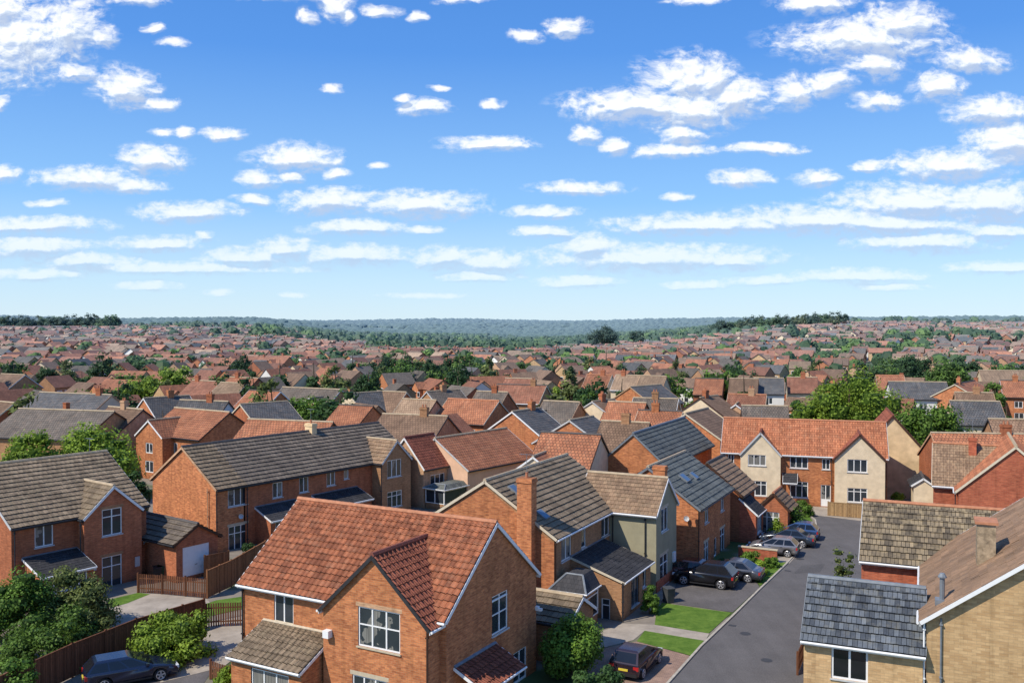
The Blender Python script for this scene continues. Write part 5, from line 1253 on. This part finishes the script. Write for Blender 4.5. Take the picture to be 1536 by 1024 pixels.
mats = [FAR_ROOF[k] for k in RN] + [M[k] for k in WN] + [M['glass_dark'], M['white'], M['brick_red']]
mb = MB(); ng = len(RN)+len(WN)
for (x, y, rz, rf, wm, d) in far:
    c, s_ = math.cos(rz), math.sin(rz); z = height(x, y)-.3; l, w = rr.uniform(2.9, 5.2), rr.uniform(2.7, 3.5); he, hr = 4.5, 4.5+w*.68; t = rr.uniform(.85, 1.4)
    T = lambda a, b, h_: (x+a*c-b*s_, y+a*s_+b*c, z+h_)
    wi = ng-len(WN)+WN.index(wm); ri = RN.index(rf)
    for (p, q) in (((-l,-w),(l,-w)), ((l,-w),(l,w)), ((l,w),(-l,w)), ((-l,w),(-l,-w))): mb.face([T(*p,0), T(*q,0), T(*q,he), T(*p,he)], wi, None, t)
    mb.face([T(l,-w,he), T(l,w,he), T(l,0,hr)], wi, None, t); mb.face([T(-l,w,he), T(-l,-w,he), T(-l,0,hr)], wi, None, t)
    o_ = .35; t2 = rr.uniform(.8, 1.6)  # roof tone varies at random, lifted paler: distance haze painted in
    mb.face([T(-l-o_,-w-o_,he-.2), T(l+o_,-w-o_,he-.2), T(l+o_,0,hr+.1), T(-l-o_,0,hr+.1)], ri, None, t2); mb.face([T(l+o_,w+o_,he-.2), T(-l-o_,w+o_,he-.2), T(-l-o_,0,hr+.1), T(l+o_,0,hr+.1)], ri, None, t2)
    if rr.random() < .35:  # gabled wing
        g_ = rr.uniform(-.4, .4)*l
        mb.face([T(g_-2.2,-w-1,0), T(g_+2.2,-w-1,0), T(g_+2.2,-w-1,he), T(g_,-w-1,he+1.6), T(g_-2.2,-w-1,he)], wi, None, t)
        mb.face([T(g_-2.4,-w-1.2,he-.1), T(g_,-w-1.2,he+1.7), T(g_,0,he+1.7), T(g_-2.4,0,he-.1)][::-1], ri, None, t2); mb.face([T(g_+2.4,-w-1.2,he-.1), T(g_+2.4,0,he-.1), T(g_,0,he+1.7), T(g_,-w-1.2,he+1.7)][::-1], ri, None, t2)
        mb.face([T(g_+2.2,-w-1,0), T(g_+2.2,-w,0), T(g_+2.2,-w,he), T(g_+2.2,-w-1,he)], wi, None, t)
    if d < 750:
        for k in (-.6, 0, .6):
            for z0 in (.8, 2.8): mb.face([T(k*l-.7,-w-.04,z0), T(k*l+.7,-w-.04,z0), T(k*l+.7,-w-.04,z0+1.2), T(k*l-.7,-w-.04,z0+1.2)], ng)
        mb.face([T(l+.04,-.6,2.8), T(l+.04,.6,2.8), T(l+.04,.6,4.0), T(l+.04,-.6,4.0)], ng)
    if rr.random() < .2:
        k = rr.choice((-.6, .5))*l; b0 = [T(k-.4,-.3,hr-.7), T(k+.4,-.3,hr-.7), T(k+.4,.3,hr-.7), T(k-.4,.3,hr-.7)]; b1 = [T(k-.4,-.3,hr+.9), T(k+.4,-.3,hr+.9), T(k+.4,.3,hr+.9), T(k-.4,.3,hr+.9)]
        for u in range(4): v_ = (u+1) % 4; mb.face([b0[u], b0[v_], b1[v_], b1[u]], ng+2)
        mb.face(b1, ng+2)
tag(mb.build('distant_houses', mats), 'countless small orange and brown roofed houses covering the slopes towards the horizon', 'houses', kind='stuff')

# ---------------------------------------------------------------- trees among the houses
tp = []
for k, (kd, lf, w, h, base) in enumerate((('round', 'leaf_mid', 7, 8, 1.5), ('round', 'leaf_dark', 6, 9, 1.5), ('bush', 'leaf_lime', 6, 4.5, .2), ('cone', 'leaf_dark', 4.5, 9, .6), ('bush', 'leaf_mid', 7, 5, .2), ('tall', 'leaf_olive', 5, 8, 1.2))):
    tp.append((tree('tree', 'x', 'tree', (0, 0, 0), kd, w, h, base, lf, 900, .55, nb=20, seed=200+k), kd, lf))
LEAFN = dict(leaf_mid='green', leaf_dark='dark green', leaf_lime='light green', leaf_olive='olive green'); KN = dict(round='rounded tree', bush='low spreading tree', cone='pointed fir', tall='upright tree')
nt = 0; tr = random.Random(5); ftrees = []
cand = list(TREESPOT); SPOTS = set(q_ for q_ in TREESPOT if q_[2] < 480 or q_[0] % 1 < .45)
for _ in range(20000):
    y = 100 + 1650*tr.random()**.75; x = tr.uniform(-.6, .6)*y; cand.append((x, y, math.hypot(x, y)))
cand.sort(key=lambda q: q[2])
for x, y, d in cand:
    dens = .2 if d < 400 else .12
    if tr.random() > dens and (x, y, d) not in SPOTS: continue
    if y < 118 or ((x, y, d) not in SPOTS and not ok(x, y, -.3 if d < 600 else 1.)): continue
    if d < 520 and nt < 225:
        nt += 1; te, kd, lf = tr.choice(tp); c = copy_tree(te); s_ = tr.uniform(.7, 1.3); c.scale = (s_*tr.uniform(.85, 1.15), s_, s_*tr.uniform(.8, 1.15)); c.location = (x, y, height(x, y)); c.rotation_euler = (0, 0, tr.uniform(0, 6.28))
        row, side = zone(768+F*x/y, d); c['label'] = f'{LEAFN[lf]} {KN[kd]} between the houses, {row}, {side}'; c['group'] = f'{LEAFN[lf]} {KN[kd]}s, {row}, {side}'; c.name = 'conifer' if kd == 'cone' else 'broadleaf_tree'
        OCC.append((x, y, 2.0*s_))
    else: ftrees.append((x, y, d, tr.uniform(2.0, 3.9), 0))
for (p0, p1, dd, k_, s0, s1, lab, grp) in ((-5, 175, 870, 30, 1.7, 2.6, 'dark tree in the skyline belt at the far left', 'trees of the left skyline belt'), (1072, 1262, 815, 44, 1.4, 2.2, 'dark tree in the skyline belt right of centre', 'trees of the right skyline belt')):
    for q_ in range(k_):
        px_ = p0 + (p1-p0)*(q_+tr.random())/k_; y = dd + tr.uniform(-20, 20); x = (px_-768)/F*y; te, kd, lf = tp[tr.choice((1, 1, 0, 5))]
        c = copy_tree(te); s_ = tr.uniform(s0, s1); c.scale = (s_, s_, s_*.95); c.location = (x, y, height(x, y)-.5); c.rotation_euler = (0, 0, tr.uniform(0, 6)); c.name = 'broadleaf_tree'; c['label'] = lab; c['group'] = grp
for te, _, _ in tp: remove_tree(te)
# tree belts: the skyline groups, the green valley in the middle and the wooded far hills
def belt(px0, px1, D, n, r0, r1, dy=40):
    for _ in range(n):
        x_ = (tr.uniform(px0, px1)-768)/F; y = D + tr.uniform(-dy, dy); ftrees.append((x_*y, y, y, tr.uniform(r0, r1), 1))
belt(-20, 180, 920, 30, 3.5, 5.5); belt(180, 330, 930, 30, 3, 5.5); belt(1070, 1265, 860, 40, 4, 6); belt(860, 1075, 900, 50, 4, 6.5); belt(1260, 1540, 980, 60, 3, 6)
belt(1200, 1400, 480, 20, 3, 5); belt(1330, 1540, 560, 40, 3, 5.5, 20); belt(560, 800, 620, 60, 3, 5.5, 60)
for _ in range(5200):
    y = tr.uniform(640, 1500); az_ = tr.gauss(-1, 7); x = math.tan(R(az_))*y
    if noise.noise(Vector((x*.007, y*.004, 8))) > -.12: ftrees.append((x, y, y, tr.uniform(3, 6), 1))
lm = {0: 'leaf_far', 1: 'leaf_dark', 2: 'leaf_mid'}
ico = []
def ball(mb, x, y, z, r, rz_, mi, t, quads):
    n0 = 7; a0 = rz_
    rg = []
    for (zz, q) in ((0., .72), (.45, 1.), (1.0, .92), (1.5, .55)):
        rg.append([(x+math.cos(a0+2*math.pi*k/n0)*r*q*tr.uniform(.8, 1.15), y+math.sin(a0+2*math.pi*k/n0)*r*q*tr.uniform(.8, 1.15), z+zz*r*tr.uniform(.92, 1.08)) for k in range(n0)])
    for A_, B_ in zip(rg, rg[1:]):
        for k in range(n0):
            k2 = (k+1) % n0; mb.face([A_[k], A_[k2], B_[k2], B_[k]], mi, None, t*tr.uniform(.55, 1.25))
    tpz = (x, y, z+1.75*r)
    for k in range(n0): mb.face([rg[-1][k], rg[-1][(k+1) % n0], tpz], mi, None, t*tr.uniform(.8, 1.3))
    for _ in range(quads):
        u = tr.uniform(0, 6.28); v_ = tr.uniform(.1, 1.65); q = (.72+.3*v_/.5) if v_ < .5 else 1.02 if v_ < 1.1 else 1.02-(v_-1.1)*.9
        p = Vector((x+math.cos(u)*r*q*tr.uniform(.9, 1.15), y+math.sin(u)*r*q*tr.uniform(.9, 1.15), z+v_*r)); s_ = r*.24*tr.uniform(.6, 1.3)
        a_ = Vector((tr.uniform(-1, 1), tr.uniform(-1, 1), tr.uniform(-1, 1))).normalized()*s_; b_ = a_.orthogonal().normalized()*s_*.7
        mb.face([tuple(p-a_), tuple(p-b_), tuple(p+a_), tuple(p+b_)], mi, None, t*tr.uniform(.5, 1.6))
mb = MB(); mats = [M['leaf_far'], M['leaf_dark'], M['leaf_mid']]
for x, y, d, r, k in ftrees:
    q = 40 if d < 700 else 16 if d < 1100 else 6
    ball(mb, x, y, height(x, y)+ (r*.15), r*tr.uniform(.85, 1.1), tr.uniform(0, 6), tr.choice((0, 0, 1, 2)), tr.uniform(.6, 1.25), q)
tag(mb.build('distant_trees', mats), 'masses of garden trees and tree belts among the distant houses', 'trees', kind='stuff')
mb = MB()
for _ in range(24000):
    y = 1300 + 4300*tr.random()**1.25; x = tr.uniform(-.62, .62)*y
    if noise.noise(Vector((x*.0016, y*.0010, 2))) + .35*noise.noise(Vector((x*.006, y*.004, 7))) < -.42: continue
    r = tr.uniform(5, 11)*(1+y/3500)
    z = height(x, y)-r*.5; n0 = 6; t = tr.uniform(.8, 1.15)
    A_ = [(x+math.cos(k*1.047)*r*tr.uniform(.8, 1.2), y+math.sin(k*1.047)*r, z) for k in range(n0)]; B_ = [(x+math.cos(k*1.047+.3)*r*.8, y+math.sin(k*1.047+.3)*r*.8, z+r*tr.uniform(.7, .9)) for k in range(n0)]
    for k in range(n0):
        k2 = (k+1) % n0; mb.face([A_[k], A_[k2], B_[k2], B_[k]], 0, None, t*tr.uniform(.7, 1.1)); mb.face([B_[k], B_[k2], (x, y, z+r*1.1)], 0, None, t*tr.uniform(.9, 1.3))
tag(mb.build('woodland', [M['leaf_wood']]), 'hazy blue-green woods clothing the far hills along the horizon', 'woods', kind='stuff')
for lab, px, py, c in (('dark green wheelie bin by the brick corner of the wide left house', 243, 862, (.02, .06, .03)), ('black wheelie bin beside the garage', 236, 864, (.02, .02, .022)), ('grey wheelie bin by the olive house corner', 1003, 897, (.06, .065, .07))):
    q = un(px, py+6); e = tag(empty('wheelie_bin', (q[0], q[1], 0), .4), lab, 'bin'); m_ = plain_mat('bin_plastic', c, .5)
    mb = MB(); a_ = [(-.24,-.28,.06),(.24,-.28,.06),(.24,.28,.06),(-.24,.28,.06)]; b_ = [(-.29,-.35,.95),(.29,-.35,.95),(.29,.35,.95),(-.29,.35,.95)]
    for k in range(4): mb.face([a_[k], a_[(k+1) % 4], b_[(k+1) % 4], b_[k]])
    mb.build('body', m_, e); mb = MB(); mb.box(-.31, .31, -.38, .36, .95, 1.02); mb.tube([(-.25, .4, .93), (.25, .4, .93)], .02, 6); mb.build('lid', m_, e)
    for sx in (-.22, .22): mb = MB(); mb.tube([(sx-.03, .27, .1), (sx+.03, .27, .1)], .1, 10); mb.build('wheel', RUB, e)
# ================================================================ daylight, sky and clouds
world = bpy.data.worlds.new('World'); scene.world = world; world.use_nodes = True
wn = world.node_tree.nodes; wl = world.node_tree.links
def N(t, **k):
    n = wn.new(t)
    for a, b in k.items(): setattr(n, a, b)
    return n
def mth(op, a, b=0., clamp=False):
    n = N('ShaderNodeMath', operation=op); n.use_clamp = clamp
    for i, v in enumerate((a, b)):
        if isinstance(v, (int, float)): n.inputs[i].default_value = v
        else: wl.new(v, n.inputs[i])
    return n.outputs[0]
def mixc(f, a, b, mode='MIX'):
    n = N('ShaderNodeMix', data_type='RGBA', blend_type=mode)
    for i, v in ((0, f), (6, a), (7, b)):
        if isinstance(v, (int, float)): n.inputs[i].default_value = v if i == 0 else (v, v, v, 1)
        elif isinstance(v, tuple): n.inputs[i].default_value = (*v, 1)
        else: wl.new(v, n.inputs[i])
    return n.outputs[2]
def ramp(f, stops):
    n = N('ShaderNodeValToRGB'); e = n.color_ramp.elements
    while len(e) < len(stops): e.new(.5)
    for q, (p, c) in zip(e, stops): q.position = p; q.color = (c, c, c, 1) if isinstance(c, (int, float)) else (*c, 1)
    wl.new(f, n.inputs[0]); return n.outputs[0]
sky = N('ShaderNodeTexSky'); sky.sky_type = 'NISHITA'; sky.sun_disc = False
SUN_EL, SUN_AZ = 48., -122.     # azimuth clockwise from +Y
sky.sun_elevation = R(SUN_EL); sky.sun_rotation = R(SUN_AZ)
sky.altitude = 50; sky.air_density = 1.0; sky.dust_density = .3; sky.ozone_density = 3.
tc = N('ShaderNodeTexCoord'); sx = N('ShaderNodeSeparateXYZ'); wl.new(tc.outputs['Generated'], sx.inputs[0])
X, Y, Z = sx.outputs
el = mth('ARCSINE', Z)
base = mixc(1., sky.outputs[0], (.62, .98, 1.52), 'MULTIPLY')
hz = ramp(mth('MULTIPLY', el, 2.2), [(0., (6.3, 7.5, 8.1)), (.10, (5.1, 6.9, 8.2)), (.28, (2.5, 4.9, 8.1)), (.62, (.9, 2.75, 6.9)), (1., (.5, 1.9, 5.6))])
base = mixc(.82, base, hz)
# cumulus: each cloud an ellipse on the celestial sphere in (x/y, z/y), broken up by fractal noise
az_ = mth('DIVIDE', X, mth('MAXIMUM', Y, .02)); ev = mth('DIVIDE', Z, mth('MAXIMUM', Y, .02))
uv = N('ShaderNodeCombineXYZ'); wl.new(az_, uv.inputs[0]); wl.new(ev, uv.inputs[1])
wob = N('ShaderNodeTexNoise'); wob.inputs['Scale'].default_value = 14.; wob.inputs['Detail'].default_value = 4; wl.new(uv.outputs[0], wob.inputs['Vector'])
wv = N('ShaderNodeVectorMath', operation='SUBTRACT'); wl.new(wob.outputs['Color'], wv.inputs[0]); wv.inputs[1].default_value = (.5, .5, .5)
ws = N('ShaderNodeVectorMath', operation='MULTIPLY'); wl.new(wv.outputs[0], ws.inputs[0]); ws.inputs[1].default_value = (.062, .028, 0)
wsc = N('ShaderNodeVectorMath', operation='SCALE'); wl.new(ws.outputs[0], wsc.inputs[0]); wl.new(ramp(mth('MULTIPLY', ev, 3.2), [(0., .22), (.4, .5), (1., 1.)]), wsc.inputs[3])
wa = N('ShaderNodeVectorMath', operation='ADD'); wl.new(uv.outputs[0], wa.inputs[0]); wl.new(wsc.outputs[0], wa.inputs[1])
CL = [(30,60,92,60),(112,48,50,44),(0,18,60,40),(188,132,46,28),(236,155,34,10),(5,155,12,10),(210,5,38,9),(236,45,16,7),(262,65,22,6),(168,60,18,16),(118,110,30,14),
 (228,238,48,20),(130,270,78,17),(200,280,45,12),(245,197,20,6),(280,198,15,8),(336,200,32,9),(445,236,66,18),(390,270,26,13),(437,264,20,9),(505,258,22,9),(565,250,14,5),(500,302,76,21),(630,308,90,21),(285,318,72,15),(378,300,26,8),(5,260,26,12),(75,307,28,6),(60,340,102,12),(540,342,74,12),(630,347,28,6),(48,372,92,19),(130,392,80,13),(240,365,72,12),(310,352,12,6),(430,372,48,17),(370,385,70,13),(530,383,92,15),(260,402,205,9),(670,388,52,16),(735,395,58,17),(720,415,60,8),(60,412,80,9),(225,428,45,8),(440,4,62,7),(505,12,24,17),(520,25,12,12),(460,28,15,9),(568,20,26,9),(695,3,42,7),(620,25,14,8),(495,136,18,6),(640,160,34,11),(612,147,14,5),(735,155,20,6),(660,132,12,5),(735,216,64,12),(330,437,20,5),(440,442,20,4),(640,443,60,4),
 (848,42,34,15),(785,60,26,10),(1290,62,120,32),(1350,38,66,27),(1220,8,56,13),(1050,5,46,6),(1020,118,60,36),(1065,120,45,32),(960,160,110,24),(1100,150,62,28),(1030,165,80,32),(878,200,25,14),(922,218,20,12),(1010,228,62,10),(1020,203,35,18),(1145,224,60,8),(1190,140,36,24),(1240,128,32,18),(1305,100,42,22),(1310,155,42,13),(1398,133,38,20),(1450,95,55,18),(1480,170,60,22),(1430,248,95,22),(1510,215,60,36),(1305,248,30,8),(868,282,68,10),(815,318,50,9),(1110,270,42,12),(1222,265,36,11),(815,347,44,9),(1014,297,20,6),(905,148,14,6),
 (1060,338,150,15),(1230,330,130,22),(1370,305,130,32),(1480,305,110,30),(1320,335,160,18),(980,388,175,21),(880,372,46,20),(1100,392,58,14),(1380,362,115,16),(1500,400,80,10),(1290,414,92,11),(1150,420,64,7),(870,422,62,9),(1040,426,50,7),(1330,430,60,6),(1490,345,60,12)]
def cloud_mask(vec):
    prev = None
    for (cx, cy, rx, ry) in CL:
        g_ = N('ShaderNodeTexGradient', gradient_type='SPHERICAL'); wl.new(vec, g_.inputs[0])
        sx_, sy_ = F/(rx*1.42), F/(ry*1.52); tm = g_.texture_mapping; tm.vector_type = 'POINT'
        tm.scale = (sx_, sy_, 0); tm.translation = (-(cx-768)/F*sx_, -(HZ-cy)/F*sy_, 0)
        prev = g_.outputs['Fac'] if prev is None else mth('MAXIMUM', prev, g_.outputs['Fac'])
    return prev
mask = cloud_mask(wa.outputs[0])
up = N('ShaderNodeVectorMath', operation='ADD'); wl.new(wa.outputs[0], up.inputs[0]); up.inputs[1].default_value = (-.0035, .0075, 0)
mask_up = cloud_mask(up.outputs[0]); inner = mask
# clouds elsewhere in the sky (behind and to the sides of the view)
gn = N('ShaderNodeTexNoise'); gn.inputs['Scale'].default_value = 3.2; gn.inputs['Detail'].default_value = 6; gm = N('ShaderNodeMapping'); gm.inputs['Scale'].default_value = (1, 1, 3.2); wl.new(tc.outputs['Generated'], gm.inputs[0]); wl.new(gm.outputs[0], gn.inputs['Vector'])
outv = mth('MAXIMUM', mth('MULTIPLY', mth('SUBTRACT', mth('ABSOLUTE', az_), .60), 8., True), mth('MULTIPLY', mth('SUBTRACT', .1, Y), 10., True), False)
outv = mth('MAXIMUM', outv, mth('MULTIPLY', mth('SUBTRACT', ev, .40), 8., True))
gmask = mth('MULTIPLY', mth('MULTIPLY', mth('SUBTRACT', gn.outputs['Fac'], .54), 4., True), outv)
mask = mth('MAXIMUM', mask, gmask)
def fb(off, sc=(66, 112), det=6, rough=.62):
    ad = N('ShaderNodeVectorMath', operation='ADD'); wl.new(wa.outputs[0], ad.inputs[0]); ad.inputs[1].default_value = (*off, 0)
    ml = N('ShaderNodeVectorMath', operation='MULTIPLY'); wl.new(ad.outputs[0], ml.inputs[0]); ml.inputs[1].default_value = (sc[0], sc[1], 1)
    n = N('ShaderNodeTexNoise'); n.inputs['Scale'].default_value = 1; n.inputs['Detail'].default_value = det; n.inputs['Roughness'].default_value = rough; wl.new(ml.outputs[0], n.inputs['Vector']); return n.outputs['Fac']
n1 = fb((0, 0)); n2 = fb((-.003, .005), det=4)
dens = mth('ADD', mth('MULTIPLY', mask, 1.25), mth('MULTIPLY', mth('SUBTRACT', n1, .5), 2.3))
alpha = ramp(dens, [(.06, 0.), (.38, .28), (.70, .76), (1.15, .98)])
gate = ramp(mask, [(.01, 0.), (.22, 1.)])
alpha = mth('MULTIPLY', mth('MULTIPLY', alpha, gate), ramp(mth('MULTIPLY', el, 4.), [(.0, .2), (.35, .72), (.7, 1.)]))
under = mth('MULTIPLY', mth('SUBTRACT', mask_up, mask), 2.9)               # more cloud above, towards the light: shaded base
relief = mth('MULTIPLY', mth('SUBTRACT', n1, n2), 1.3)
sh = mth('ADD', mth('SUBTRACT', .66, under), relief)
sh = mth('SUBTRACT', sh, mth('MULTIPLY', mask, .12))
ccol = ramp(sh, [(.18, (4.3, 5.2, 6.9)), (.45, (6.0, 6.8, 8.0)), (.66, (8.2, 8.5, 8.9)), (.9, (8.9, 9.0, 9.1))])
col = mixc(alpha, base, ccol)
bg = wn['Background']; bg.inputs['Strength'].default_value = .122
wl.new(col, bg.inputs[0])
world.cycles.sampling_method = 'MANUAL'; world.cycles.sample_map_resolution = 256
sun_d = bpy.data.lights.new('sun', 'SUN'); sun = bpy.data.objects.new('sun', sun_d); COL.objects.link(sun)
sun_d.energy = 5.; sun_d.angle = R(.53); sun_d.color = (1, .92, .79)
az, el_ = R(SUN_AZ), R(SUN_EL)
sd = Vector((math.sin(az)*math.cos(el_), math.cos(az)*math.cos(el_), math.sin(el_)))
sun.rotation_euler = sd.to_track_quat('Z', 'Y').to_euler()
